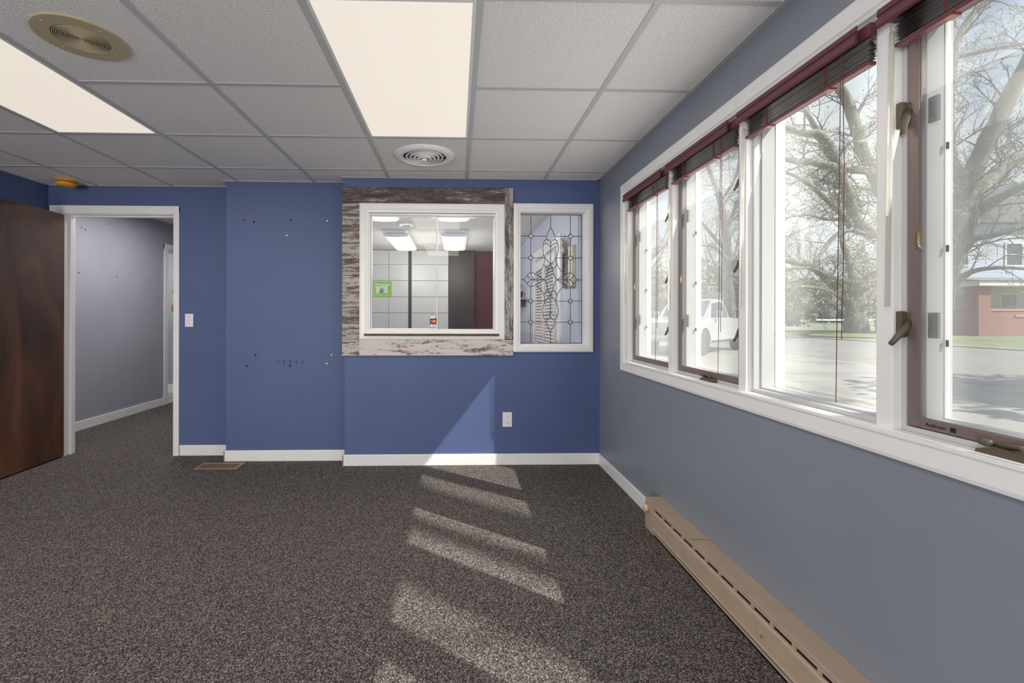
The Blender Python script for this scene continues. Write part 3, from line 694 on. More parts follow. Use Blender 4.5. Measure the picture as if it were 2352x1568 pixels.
for sx in (1, -1):
    cm([(191, T_u), (191, -437)], sx); cm([(191, -395), (191, -229)], sx); cm([(191, -187), (191, -64)], sx); cm([(191, 64), (191, 184)], sx); cm([(191, 226), (191, 386)], sx); cm([(191, 428), (191, B_u)], sx)
    for z, inn in ((-416, 43), (-208, 56), (205, 56), (407, 43)):
        cm([(HX, z), (212, z)], sx); cm([(170, z), (inn, z)], sx)
        cm([(191+21*math.cos(2*PI*k/18), z+21*math.sin(2*PI*k/18)) for k in range(19)], sx, 1, .0028)
    cm([(HX, 0), (262, 0)], sx); cm([(190, 0), (62, 0)], sx)
cm([(0, T_u), (0, -500)]); cm([(0, B_u), (0, 500)])
OUTER = []
for sz in (1, -1):
    cm([(0, -352), (0, -150)], 1, sz)
    for sx in (1, -1):
        cm(sm([(0, -500), (24, -455), (40, -415), (42, -383)]), sx, sz)
        cm(sm([(42, -383), (20, -380), (7, -366), (0, -345)]), sx, sz)
        cm(sm([(42, -383), (60, -373), (67, -355), (66, -345)]), sx, sz)
        cm(sm([(66, -345), (45, -346), (20, -335), (0, -313)]), sx, sz)
        o1 = sm([(66, -345), (75, -308), (70, -262), (54, -212), (28, -178), (0, -150)]); cm(o1, sx, sz)
        cm(sm([(54, -216), (60, -165), (78, -118), (108, -82), (138, -58)]), sx, sz)
        cm([(66, -146), (24, -98)], sx, sz)
        cm(sm([(0, -150), (12, -118), (24, -98)]), sx, sz)
        cm(sm([(24, -98), (29, -62), (42, -28), (62, 0)]), sx, sz)
        cm(sm([(62, 0), (108, -30), (150, -56), (186, -66)]), sx, sz)
        cm(sm([(186, -66), (206, -62), (220, -48), (222, -38)]), sx, sz)
        cm([(222, -38), (262, 0)], sx, sz)
        cm(sm([(222, -38), (205, -18), (190, -6), (172, 0)]), sx, sz)
        cm(sm([(186, -66), (182, -38), (168, -16), (148, 0)]), sx, sz)
cam_mb.build('lead_came', lead, wl, True)
def bev(pts, name='bevel_piece'):
    cxp = sum(p[0] for p in pts)/len(pts); czp = sum(p[1] for p in pts)/len(pts)
    b = MB(); A = [b.bm.verts.new((CX+p[0]*u_, GYL-.0022, CZ-p[1]*u_)) for p in pts]
    Bv = [b.bm.verts.new((CX+(cxp+(p[0]-cxp)*.62)*u_, GYL-.0058, CZ-(czp+(p[1]-czp)*.62)*u_)) for p in pts]
    n_ = len(pts)
    for i in range(n_): b.bm.faces.new((A[i], A[(i+1) % n_], Bv[(i+1) % n_], Bv[i]))
    b.bm.faces.new(Bv[::-1]); b.build(name, bevel_glass, wl, recalc=True)
for sz in (1, -1):
    bev([(0, sz*-496)]+[(x, sz*z) for x, z in ((24, -455), (39, -415), (40, -386), (0, -352))]+[(-x, sz*z) for x, z in ((40, -386), (39, -415), (24, -455))])
    for sx in (1, -1):
        bev([(sx*x, sz*z) for x, z in ((2, -345), (20, -378), (42, -381), (60, -371), (65, -347), (44, -343), (20, -332), (2, -316))])
        bev([(sx*x, sz*z) for x, z in ((2, -308), (20, -333), (45, -343), (64, -343), (73, -308), (68, -262), (52, -212), (28, -180), (2, -154))])
        bev([(sx*x, sz*z) for x, z in ((3, -146), (28, -174), (53, -206), (60, -165), (66, -148), (25, -101), (12, -122))])
        bev([(sx*x, sz*z) for x, z in ((68, -142), (78, -118), (108, -82), (136, -58), (108, -34), (62, -3), (44, -28), (31, -62), (26, -96))])
        bev([(sx*x, sz*z) for x, z in ((66, -2), (108, -29), (150, -54), (183, -64), (180, -38), (166, -17), (148, -2))])
        bev([(sx*x, sz*z) for x, z in ((150, -2), (168, -15), (184, -38), (189, -64), (206, -60), (218, -47), (219, -38), (204, -18), (190, -7), (173, -2))])
    bev([(sz*x, z) for x, z in ((176, 0), (205, -17), (223, -35), (259, 0), (223, 35), (205, 17))])
bev([(0, -146), (22, -98), (27, -62), (40, -28), (58, 0), (40, 28), (27, 62), (22, 98), (0, 146), (-22, 98), (-27, 62), (-40, 28), (-58, 0), (-40, -28), (-27, -62), (-22, -98)])
for sx in (1, -1):
    for z in (-416, -208, 205, 407):
        MB().ball((CX+sx*191*u_, GYL-.003, CZ-z*u_), .0165, 12, (1, .45, 1)).build('glass_jewel', jewel, wl)

# ------------------------------------------------------------------ room behind the reception window
YK, XK = 7.40, .985
struct(MB().box(-1.94, XW, YK+.12, YK+.22, 0, HC).build('wall_reception_far', burg))
struct(MB().box(XK, XW, Y3+.1, YK+.12, 0, HC).build('wall_reception_right', lav))
struct(MB().box(-1.94, -1.76, Y1+.1, YK+.12, 0, HC).build('wall_reception_left', lav))
struct(MB().box(XE2+.1, XW+WT, Y3+.1, 8.0, HC+.002, HC+.12).box(XE1+.08, XE2+.1, Y2+.08, 8.0, HC+.002, HC+.12).build('ceiling', popcorn))
def cabinet(x0, x1, cuts, label):
    t = thing('storage_cabinet', ((x0+x1)/2, YK+.05, 0), label, 'cabinet')
    MB().box(x0, x1, YK+.004, YK+.119, 0, HC-.002).build('body', cabgap, t)
    zs = [.05, .428, .690, .951, 1.2195, 1.481, 1.743, 2.004, 2.235]
    for a, b in zip(cuts, cuts[1:]):
        for z0, z1 in zip(zs, zs[1:]): MB().box(a+.0035, b-.0035, YK-.014, YK+.004, z0+.0035, z1-.0035, .002).build('door', whitecab, t)
cabinet(-1.75, -.777, [-1.75, -1.394, -1.092, -.777], 'tall white cabinet of square doors seen through the left glass pane')
cabinet(-.726, -.126, [-.726, -.303, -.126], 'tall white cabinet between the dark gap and the dark brown cabinet')
tag(MB().box(-.776, -.727, YK+.02, YK+.119, 0, HC-.004).build('dark_gap', gapm), 'dark gap between the two tall white cabinets, its shade painted on a strip', 'dark gap')  # strip coloured as the shade in the gap
t = thing('wardrobe_cabinet', (.09, YK+.05, 0), 'tall glossy dark brown cabinet beside the burgundy wall', 'cabinet')
MB().box(-.122, .300, YK+.002, YK+.119, 0, HC-.002).build('body', darkcab, t)
MB().box(-.118, .298, YK-.014, YK+.002, .05, HC-.01, .002).build('door', darkcab, t)
# wraparound ceiling fixtures
def wrap(x0, x1, y0, y1, label):
    t = thing('fluorescent_fixture', ((x0+x1)/2, (y0+y1)/2, HC), label, 'ceiling light', 'surface fluorescent lights in the back room')
    w_ = x1-x0; c = (x0+x1)/2; z = HC+.002
    MB().prism([(x0+.03, z), (x0+.045, z-.04), (x1-.045, z-.04), (x1-.03, z)], 'y', y0, y1).build('housing', fixw, t)
    pr = [(x0, z-.04), (x0+.002, z-.062), (x0+.03, z-.078), (c, z-.084), (x1-.03, z-.078), (x1-.002, z-.062), (x1, z-.04)]
    MB().prism(pr, 'y', y0+.012, y1-.012).build('lens', diff2, t)
    MB().prism([(x0-.002, z-.036)]+[(p[0], p[1]-.002) for p in pr]+[(x1+.002, z-.036)], 'y', y0, y0+.012).build('end_cap', fixw, t)
    MB().prism([(x0-.002, z-.036)]+[(p[0], p[1]-.002) for p in pr]+[(x1+.002, z-.036)], 'y', y1-.012, y1).build('end_cap', fixw, t)
    for yy in (y0+.3, y1-.3):
        d = bpy.data.lights.new('tube_lamp', 'POINT'); d.energy = BACK_LAMP; d.color = (1, .97, .90); d.shadow_soft_size = .22
        l_ = bpy.data.objects.new('tube_lamp', d); C.objects.link(l_); l_.location = (c, yy, HC-.34)
wrap(-.915, -.600, 5.70, 6.92, 'far left fluorescent fixture seen through the reception glass')
wrap(-.190, .140, 5.66, 6.88, 'far right fluorescent fixture seen through the reception glass')
wrap(-.915, -.600, 3.75, 4.79, 'near left fluorescent fixture cut off by the top of the reception window')
wrap(-.190, .140, 3.75, 4.77, 'near right fluorescent fixture cut off by the top of the reception window')
t = thing('ceiling_vent', (-.586, 5.34, HC), 'small round vent on the back room ceiling between the lights', 'vent')
MB().lathe([(.10, .001), (.10, -.006), (.06, -.014), (.055, -.004)], (-.586, 5.34, HC), 'z', 32).build('rim', white, t, True)
MB().lathe([(.055, -.003), (.052, -.006)], (-.586, 5.34, HC), 'z', 24).build('inlet', tan, t)
# louvred bifold door on the lavender wall, pictures
ld = struct(thing('door_2', (XK, 4.95, .02), 'white louvred folding door on the lavender wall behind the leaded glass', 'door'))
MB().frame_x(XK-.018, XK, 4.21, 5.70, .02, 1.95, .14, .02, .10).build('casing', white, ld)
pinkl = mat('pale_pink_louvre', (.76, .69, .69), .5)
for a, b in ((4.37, 4.95), (4.96, 5.54)):
    lf_ = MB().frame_x(XK-.035, XK-.006, a, b, .05, 1.80, .055, .10, .10).build('folding_leaf', white, ld)
    s_ = MB(); z = .165
    while z < 1.69:
        s_.prism([(XK-.033, z), (XK-.031, z+.003), (XK-.008, z+.028), (XK-.010, z+.025)], 'y', a+.055, b-.055); z += .034
    s_.build('louvres', pinkl, lf_)
dwood = mat('rustic_dark_wood', lin((96, 82, 74)), .8, var=.3, vscale=20); lwood = mat('cream_wood', lin((206, 196, 184)), .7, var=.1, vscale=20)
t = thing('wall_shutter', (XK, 3.985, 1.44), 'rustic dark framed wall decoration behind the leaded glass', 'wall decoration')
MB().frame_x(XK-.03, XK, 3.905, 4.075, 1.42, 1.745, .022, .03).build('frame', dwood, t)
MB().box(XK-.014, XK, 3.927, 4.053, 1.45, 1.715).build('panel', mat('dark_slate_panel', lin((88, 84, 88)), .6), t)
t = thing('wall_board', (XK, 3.79, 1.40), 'cream wooden board hung beside the rustic frame behind the leaded glass', 'wall decoration')
MB().box(XK-.03, XK, 3.715, 3.87, 1.41, 1.76, .004).build('board', lwood, t)
t = thing('twig_bundle', (XK-.02, 3.985, 1.745), 'dry twig bundle on top of the rustic frame', 'dried twigs')
m_ = MB()
for k in range(26):
    y = 3.985+random.uniform(-.06, .06); m_.tube([(XK-.015, y, 1.746), (XK-.02-random.random()*.02, y+random.uniform(-.03, .03), 1.79), (XK-.02-random.random()*.03, y+random.uniform(-.06, .06), 1.80+random.random()*.08)], .0018, 4)
m_.build('twigs', mat('dry_twig', lin((150, 130, 110)), .9), t)
t = thing('wall_shelf', (XK, 6.55, 1.35), 'pinkish wall shelf at the far left behind the leaded glass', 'shelf')
MB().box(XK-.16, XK, 6.25, 6.85, 1.40, 1.43, .003).build('board', mat('pinkish_wood', lin((190, 160, 156)), .6), t)
for yy in (6.40, 6.68): MB().box(XK-.12, XK, yy, yy+.02, 1.30, 1.40).build('bracket', dwood, t)
t = thing('potted_plant', (XK-.08, 6.5, 1.43), 'dark leafy plant in a dark pot on the pinkish shelf', 'plant')
MB().lathe([(.045, 0), (.06, .09), (.055, .09), (.05, .08)], (XK-.08, 6.5, 1.431), 'z', 20).build('pot', mat('dark_pot', (.05, .045, .045), .5), t, True)
m_ = MB()
for k in range(60):
    a = random.random()*2*PI; rr = random.random()*.10; p = Vector((XK-.10+rr*math.cos(a)*.6, 6.5+rr*math.sin(a)*1.4, 1.50+random.random()*.14)); d = Vector((math.cos(a), math.sin(a), .4))*.03
    s = Vector((-d.y, d.x, 0))*.5; vs = [m_.bm.verts.new(q) for q in (p, p+d*.5+s, p+d, p+d*.5-s)]; m_.bm.faces.new(vs)
m_.build('foliage', mat('dark_leaf', (.03, .04, .03), .6), t, recalc=False)


# ================================================================== OUTSIDE
ZG = -.10
asphalt = ramp_mat('pale_asphalt', [(.3, (.195, .184, .172)), (.7, (.25, .236, .22))], 1.2, rough=.9, bump=.2)
concrete = ramp_mat('old_concrete', [(.28, (.21, .198, .18)), (.5, (.29, .274, .252)), (.8, (.33, .312, .288))], 1.1, rough=.9, bump=.15)
mulch = ramp_mat('leaf_litter', [(.3, (.07, .055, .04)), (.5, (.20, .16, .12)), (.72, (.33, .28, .22))], 5, (1.5, .5, 1), rough=1.0, bump=.6)
lawn_m = ramp_mat('spring_lawn', [(.25, (.10, .13, .05)), (.5, (.17, .21, .09)), (.8, (.27, .27, .14))], 3, rough=1.0, bump=.5)
kerb_m = mat('kerb_concrete', (.40, .39, .36), .9, var=.1)
struct(MB().box(-60, 420, -160, 420, ZG-.3, ZG-.06).build('ground_lawn', lawn_m))
struct(MB().box(XW+WT, 6.1, -40, 80, ZG-.2, ZG+.005).build('planting_strip', mulch))
struct(MB().box(6.1, 11.4, -60, 120, ZG-.2, ZG).build('parking_pavement', concrete))
m_ = MB()
for y in range(-14, 60, 6): m_.box(6.1, 11.38, y, y+.03, ZG, ZG+.002)
m_.box(11.38, 11.43, -60, 120, ZG-.01, ZG+.002)
struct(m_.build('pavement_joints', mat('tar_joint', (.10, .095, .09), .9)))
struct(MB().box(11.4, 21.4, -60, 160, ZG-.2, ZG-.001).build('street', asphalt))
struct(MB().box(21.4, 21.75, -60, 160, ZG-.2, ZG+.06).build('street_kerb', kerb_m))
struct(MB().box(21.75, 400, -60, 400, ZG-.2, ZG+.02).build('lawn', lawn_m))
struct(MB().box(26, 400, 52, 70, ZG-.1, ZG+.04).build('cross_street', asphalt))
# ------------------------------------------------------------------ trees
bark = ramp_mat('grey_bark', [(.3, (.14, .125, .108)), (.6, (.25, .23, .195)), (.8, (.34, .31, .27))], 3, (1, 1, .3), rough=.95, bump=.8, bdist=.03)
bark2 = ramp_mat('dark_bark', [(.3, (.14, .135, .125)), (.7, (.25, .24, .22))], 3, (1, 1, .3), rough=.95, bump=.6, bdist=.03)
bud = mat('spring_bud_leaf', (.30, .32, .10), .7, var=.3, vscale=3)
def vnoise(a): return Vector((random.uniform(-a, a), random.uniform(-a, a), random.uniform(-a, a)))
def grow(mb, lf, p, d, L, r, depth, droop=0.0, leaf=.5):
    n = 4 if depth > 0 else 3
    pts = [p.copy()]; dirs = []
    for i in range(n):
        d = (d + vnoise(.22) + Vector((0, 0, .05-droop*i*.1))).normalized(); p = p + d*(L/n); pts.append(p.copy()); dirs.append(d.copy())
    mb.tube(pts, [r*(1-.75*i/n) for i in range(n+1)], 5 if r > .06 else (4 if r > .025 else 3), cap=False)
    if depth > 0:
        for k in range(5 if depth > 1 else 6):
            t = random.uniform(.25, 1.0)*n; i = min(n-1, int(t)); q = pts[i].lerp(pts[i+1], t-i)
            side = dirs[i].cross(vnoise(1)); side.normalize()
            grow(mb, lf, q, (dirs[i]*.75+side*random.uniform(.5, .95)).normalized(), L*random.uniform(.45, .65), max(.007, r*.45), depth-1, droop, leaf)
    if depth <= 1:
        for q in pts[1:]:
            if random.random() < leaf:
                for _ in range(2):
                    c = q+vnoise(.14); a = vnoise(.055); b = vnoise(.055)
                    try: lf.bm.faces.new([lf.bm.verts.new(v) for v in (c, c+a, c+a+b, c+b)])
                    except ValueError: pass
def tree(name, label, limbs, bm_, twig, seedn, depth=2, leaf=.5, droop=.2, step=1.3, Ltw=2.2, leafm=None):
    random.seed(seedn)
    base_ = limbs[0][0]; t = thing(name, (base_[0], base_[1], ZG), label, 'tree', 'bare spring trees outside')
    mb, lf, tw = MB(), MB(), MB()
    for li, lim in enumerate(limbs):
        P = [Vector(q[:3]) for q in lim]; R = [q[3] for q in lim]
        P2, R2 = [], []
        for i in range(len(P)-1):
            a, b, c, d = P[max(0, i-1)], P[i], P[i+1], P[min(len(P)-1, i+2)]
            for k in range(4):
                u = k/4; P2.append(.5*((2*b)+(c-a)*u+(2*a-5*b+4*c-d)*u*u+(3*b-a-3*c+d)*u**3)+vnoise(R[i]*.07)); R2.append((R[i]*(1-u)+R[i+1]*u)*random.uniform(.94, 1.06))
        P2.append(P[-1]); R2.append(R[-1]); mb.tube(P2, R2, 12 if R[0] > .3 else 8)
        if li == 0 and twig == 'upper': pass
        acc = 0
        for a, b, r in zip(P2, P2[1:], R2):
            acc += (b-a).length
            if li == 0: continue
            while acc > step:
                acc -= step; d0 = (b-a).normalized(); side = d0.cross(vnoise(1)); side.normalize()
                grow(tw, lf, a+(b-a)*random.random(), (d0*.6+side*.9+Vector((0, 0, .15))).normalized(), Ltw*random.uniform(.6, 1.3), max(.022, min(.06, r*.3)), depth, droop, leaf)
        e = P2[-1]; d0 = (P2[-1]-P2[-2]).normalized()
        if li > 0:
            for _ in range(2): grow(tw, lf, e, (d0+vnoise(.4)).normalized(), Ltw*1.3, max(.03, R2[-1]*.7), depth, droop, leaf)
    mb.build('trunk', bm_, t, True); tw.build('twigs', bm_, t, False, recalc=False); lf.build('spring_leaves', leafm or bud, t, recalc=False)
    return t
A = [
  ((26.6,25.0,-.3,.92),(26.9,25.0,1.28,.80),(27.3,25.0,3.25,.80),(27.9,25.0,5.23,0.86),(28.48,25.0,6.71,0.887)),
  ((28.48,25.0,6.41,0.719),(28.84,25.0,7.95,0.528),(28.8,24.7,8.82,0.426),(29.31,24.2,11.1,0.395),(30.42,23.5,14.47,0.349),(31.65,23.0,17.73,0.287),(32.6,22.5,20.54,0.151)),
  ((28.5,25.0,6.2,0.6),(30.15,25.5,8.27,0.416),(32.15,26.0,9.86,0.374),(34.32,26.5,11.09,0.356),(37.7,27.0,12.83,0.259),(41.54,27.5,14.17,0.132)),
  ((28.5,25.0,6.2,0.48),(28.82,24.0,7.21,0.253),(29.79,23.0,8.11,0.199),(30.94,22.0,8.7,0.106)),
  ((28.0,25.0,4.0,0.36),(28.08,24.0,5.35,0.207),(28.45,23.2,5.52,0.156),(29.52,22.8,5.9,0.131),(30.48,22.0,6.07,0.063)),
  ((27.85,25.0,2.8,0.288),(28.07,24.0,3.64,0.138),(28.56,23.2,3.79,0.1),(29.52,22.8,3.7,0.077),(30.02,22.0,3.44,0.042)),
  ((28.3,25.0,5.7,0.719),(26.82,25.6,6.84,0.491),(25.6,26.2,8.25,0.402),(25.08,26.4,9.31,0.355),(24.52,26.6,10.84,0.306),(24.17,26.8,12.59,0.296),(23.7,27.0,14.5,0.285),(22.83,27.0,15.76,0.259),(21.78,27.0,17.97,0.194),(21.25,27.0,20.34,0.117)),
  ((28.1,25.0,4.6,0.6),(25.11,24.2,5.09,0.348),(22.17,23.4,5.51,0.292),(21.38,23.2,5.93,0.267),(20.73,23.0,6.25,0.265),(20.0,22.8,7.74,0.252),(19.19,22.6,9.37,0.238),(18.31,22.4,10.34,0.236),(17.23,22.2,10.36,0.17),(15.85,22.0,10.68,0.137),(13.88,21.8,10.85,0.073)),
  ((18.31,22.4,10.39,0.15),(17.84,22.4,11.15,0.118),(17.46,22.6,12.03,0.098),(16.94,23.0,13.43,0.055)),
  ((24.76,26.4,9.86,0.253),(22.16,25.0,9.51,0.216),(19.19,22.6,8.84,0.206),(18.06,22.4,8.96,0.183),(16.79,22.2,8.97,0.16),(15.32,22.0,9.23,0.084)),
  ((20.27,22.8,5.84,0.153),(19.73,22.6,6.33,0.13),(18.14,22.2,7.37,0.117),(17.29,22.0,7.85,0.106),(16.56,21.9,8.16,0.084),(15.4,21.8,8.41,0.042)),
  ((22.17,23.4,5.3,0.157),(20.61,23.0,5.68,0.132),(19.46,22.6,5.42,0.119),(18.72,22.4,4.79,0.107),(17.93,22.2,3.89,0.075),(17.28,22.0,3.0,0.042)),
  ((20.73,23.0,6.25,0.11),(18.81,22.5,6.13,0.086),(17.29,22.0,6.23,0.063),(15.9,21.6,5.96,0.041)),
  ((25.6,26.2,8.25,0.302),(27.21,27.0,12.46,0.259),(28.27,27.5,15.93,0.237),(29.36,28.0,19.52,0.215),(31.92,28.5,22.7,0.137)),
  ((28.84,25.0,7.95,0.264),(29.1,26.0,12.07,0.2),(29.94,26.5,16.74,0.191),(31.06,27.0,18.91,0.181),(32.68,27.2,20.68,0.13),(34.64,27.2,22.33,0.078)),
  ((30.1,26.5,16.79,0.153),(31.23,26.0,16.93,0.125),(33.04,25.5,17.09,0.086),(34.14,25.0,16.93,0.048)),
]
B = [
  ((31.6,35.0,-.3,0.873),(31.6,35.0,0.82,0.772),(31.57,35.0,2.02,0.705),(31.46,35.0,3.4,0.571),(31.36,35.0,4.08,0.47)),
  ((31.57,35.0,2.02,0.436),(30.7,34.7,2.36,0.399),(29.03,34.2,3.75,0.361),(27.9,34.0,4.6,0.326),(26.9,33.8,5.04,0.292),(25.49,33.5,5.33,0.257),(23.76,33.0,5.46,0.206),(21.65,32.5,5.14,0.125)),
  ((31.47,35.0,3.74,0.269),(32.24,35.0,4.22,0.235),(33.16,35.0,4.7,0.185),(33.9,34.6,5.3,0.09)),
  ((31.53,35.0,3.05,0.269),(31.49,34.0,3.33,0.163),(31.56,33.0,3.92,0.111),(31.58,32.0,4.15,0.061)),
  ((32.06,35.0,3.91,0.151),(29.95,34.0,3.87,0.147),(27.58,33.0,4.3,0.127),(25.78,32.4,4.75,0.109),(23.03,32.0,4.55,0.077),(21.05,31.6,4.41,0.045)),
  ((31.36,35.0,3.91,0.302),(31.54,35.6,5.53,0.239),(31.53,36.2,7.38,0.208),(32.05,37.0,9.7,0.142),(32.0,37.6,12.05,0.072)),
  ((29.61,34.2,3.35,0.148),(28.35,33.6,2.81,0.113),(26.91,33.0,2.3,0.079),(25.45,32.4,1.9,0.047)),
  ((30.83,35.0,2.37,0.168),(27.58,33.0,3.11,0.127),(25.14,32.0,3.36,0.092),(22.81,31.0,3.14,0.059)),
]
Ct = [
  ((24.7,40.0,-0.5,0.422),(24.57,40.0,2.16,0.365),(24.38,40.0,4.5,0.345),(24.34,40.0,6.64,0.326)),
  ((24.34,40.0,6.6,0.326),(24.07,40.0,9.29,0.288),(23.6,40.0,11.59,0.249),(22.81,40.0,13.88,0.192),(21.51,40.0,16.56,0.115)),
  ((24.38,40.0,6.06,0.192),(22.79,39.5,7.34,0.171),(20.96,39.0,7.45,0.15),(18.79,38.5,7.44,0.111),(16.68,38.0,6.91,0.073)),
  ((24.19,40.0,8.79,0.173),(25.69,41.0,11.38,0.157),(27.57,42.0,13.68,0.121),(29.51,43.0,15.67,0.082)),
  ((24.34,40.0,6.84,0.173),(22.85,41.0,9.37,0.138),(21.75,42.0,11.61,0.121),(21.43,43.0,14.78,0.082)),
  ((24.38,40.0,5.28,0.153),(24.82,39.0,6.7,0.131),(25.69,38.0,7.3,0.091),(26.49,37.0,7.5,0.053)),
  ((23.68,40.0,11.51,0.153),(24.44,39.0,13.54,0.112),(24.2,38.0,15.82,0.073)),
]
tree('shade_tree', 'largest bare tree with thick forking limbs, in front of the brick porch house', A, bark, 'all', 11, leaf=.42, step=.62)
tree('shade_tree', 'stout bare tree with a low limb reaching left, beside the grey slatted bench', B, bark, 'all', 12, leaf=.35, step=.65, Ltw=2.0)
tree('shade_tree', 'slender grey tree standing behind the white pickup truck', Ct, bark2, 'all', 13, leaf=.15, step=.8, Ltw=2.6)
def simple_tree(label, x, y, h, r, seedn, leaf=.6, leafm=None, spread=.35):
    random.seed(seedn); lim = [[(x, y, -.3, r), (x+.1, y, h*.25, r*.8), (x+.1, y, h*.42, r*.65)]]
    for k in range(8):
        a = 2*PI*k/8+random.random(); z0 = h*random.uniform(.22, .42); rr = h*spread*random.uniform(.6, 1.2)
        lim.append([(x+.1, y, z0, r*.5), (x+rr*.4*math.cos(a), y+rr*.4*math.sin(a), z0+h*.18, r*.36), (x+rr*.8*math.cos(a), y+rr*.8*math.sin(a), z0+h*.34, r*.22), (x+rr*math.cos(a), y+rr*math.sin(a), z0+h*.5, r*.1)])
    return tree('street_tree', label, lim, bark2, 'all', seedn+50, depth=2, leaf=leaf, step=1.5, Ltw=h*.20, leafm=leafm)
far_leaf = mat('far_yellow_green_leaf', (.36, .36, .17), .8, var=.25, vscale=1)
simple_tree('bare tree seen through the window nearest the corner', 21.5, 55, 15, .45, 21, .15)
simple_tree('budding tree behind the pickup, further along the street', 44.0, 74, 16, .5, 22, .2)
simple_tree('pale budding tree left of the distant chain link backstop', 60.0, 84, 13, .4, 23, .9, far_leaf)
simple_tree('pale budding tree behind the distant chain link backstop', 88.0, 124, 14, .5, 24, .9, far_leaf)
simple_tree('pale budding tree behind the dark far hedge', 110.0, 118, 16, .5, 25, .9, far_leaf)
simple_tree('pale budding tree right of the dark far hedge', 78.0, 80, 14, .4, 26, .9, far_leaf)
# ------------------------------------------------------------------ hedges and woods far off
def bush(name, label, cat, x0, x1, y0, y1, h, n, m, leafsize, seedn, group=None):
    random.seed(seedn); t = thing(name, ((x0+x1)/2, (y0+y1)/2, ZG), label, cat, group)
    mb = MB(); core = MB()
    k = max(2, int((x1-x0)/ (h*.7)))
    for i in range(k):
        u = (i+.5)/k; c = Vector((x0+(x1-x0)*u, y0+(y1-y0)*u, ZG+h*.42)); rr = h*.5*random.uniform(.85, 1.15)
        core.ball(c, rr*.82, 10)
        for _ in range(n//k):
            v = vnoise(1); v.normalize(); p = c+Vector((v.x, v.y, v.z*1.0))*rr*random.uniform(.75, 1.08)
            if p.z < ZG: p.z = ZG+random.random()*.4
            a, b = vnoise(leafsize), vnoise(leafsize)
            mb.bm.faces.new([mb.bm.verts.new(q) for q in (p, p+a, p+a+b, p+b)])
    core.build('branches', bark2, t, True); mb.build('foliage', m, t, recalc=False); return t
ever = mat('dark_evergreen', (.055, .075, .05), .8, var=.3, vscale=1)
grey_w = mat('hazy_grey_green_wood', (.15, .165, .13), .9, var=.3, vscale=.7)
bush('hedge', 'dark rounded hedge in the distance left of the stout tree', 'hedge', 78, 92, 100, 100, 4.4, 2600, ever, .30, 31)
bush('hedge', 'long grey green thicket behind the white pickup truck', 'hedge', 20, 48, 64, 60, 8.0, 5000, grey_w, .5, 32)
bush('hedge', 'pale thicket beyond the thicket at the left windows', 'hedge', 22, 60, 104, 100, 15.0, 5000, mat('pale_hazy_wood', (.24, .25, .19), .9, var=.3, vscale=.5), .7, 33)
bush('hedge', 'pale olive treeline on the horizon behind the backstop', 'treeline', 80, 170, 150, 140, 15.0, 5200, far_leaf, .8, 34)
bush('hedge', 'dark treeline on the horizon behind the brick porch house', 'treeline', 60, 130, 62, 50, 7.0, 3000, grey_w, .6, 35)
tree('yard_tree', 'three stemmed young tree beside the building, out of view behind the camera', [
  ((6.2, -2.2, -.3, .20), (6.2, -2.2, .3, .19), (6.2, -2.2, .8, .17)),
  ((6.2, -2.2, .7, .13), (6.2, -1.80, 3.0, .105), (6.2, -1.72, 5.0, .10), (6.2, -1.75, 7.5, .095), (6.2, -1.70, 10.0, .08)),
  ((6.2, -2.2, .7, .13), (6.2, -2.20, 3.0, .095), (6.2, -2.22, 5.0, .08), (6.2, -2.20, 7.5, .075), (6.2, -2.18, 10.0, .07)),
  ((6.2, -2.2, .7, .13), (6.2, -2.62, 3.0, .11), (6.2, -2.70, 5.0, .10), (6.2, -2.68, 7.5, .09), (6.2, -2.68, 10.0, .08))], bark2, 'all', 28, depth=1, leaf=.06, step=1.0, Ltw=1.0)
random.seed(5)
# chain link backstop, guard rail, bench
galv = mat('galvanised_steel', (.50, .54, .56), .4, metal=.3)
t = thing('backstop_fence', (84, 110, ZG), 'tall chain link backstop fence beyond the far lawn', 'fence')
for i in range(6): MB().tube([(77+i*2.4, 110, ZG), (77+i*2.4, 110, 3.5)], .06, 6).build('post', galv, t)
for z in (.1, 1.7, 3.45): MB().tube([(77, 110, z), (89, 110, z)], .05, 6).build('rail', galv, t)
q = MB(); q.bm.faces.new([q.bm.verts.new(v) for v in ((77, 110.03, 0), (89, 110.03, 0), (89, 110.03, 3.45), (77, 110.03, 3.45))]); q.build('chain_link', mesh_screen('chain_link_mesh', .55, (.42, .48, .52)), t)
t = thing('guard_rail', (75, 90, ZG), 'long low white guard rail across the far lawn', 'guard rail')
wr = mat('white_painted_rail', (.75, .75, .74), .5)
MB().prism([(90.0, .45), (90.06, .50), (90.0, .56), (90.06, .62), (90.0, .68), (90.0, .78), (89.94, .78), (89.94, .45)], 'x', 40, 125).build('rail', wr, t)
for i in range(20): MB().box(42+i*4.2, 42.15+i*4.2, 90.0, 90.2, ZG, .7).build('post', kerb_m, t)
t = thing('slatted_bench', (33.3, 34.0, ZG), 'grey slatted wooden bench beside the stout tree trunk', 'bench')
gw = mat('grey_weathered_timber', (.33, .32, .31), .8, var=.15, vscale=6)
for x in (32.5, 34.6):
    MB().box(x, x+.1, 33.75, 34.35, ZG, .42).build('leg', gw, t); MB().box(x, x+.1, 34.3, 34.4, .42, .98).build('back_post', gw, t)
for k in range(4): MB().box(32.4, 34.8, 33.72+k*.15, 33.84+k*.15, .42, .46).build('seat_slat', gw, t)
for k in range(4): MB().box(32.4, 34.8, 34.26, 34.30, .50+k*.13, .60+k*.13).build('back_slat', gw, t)
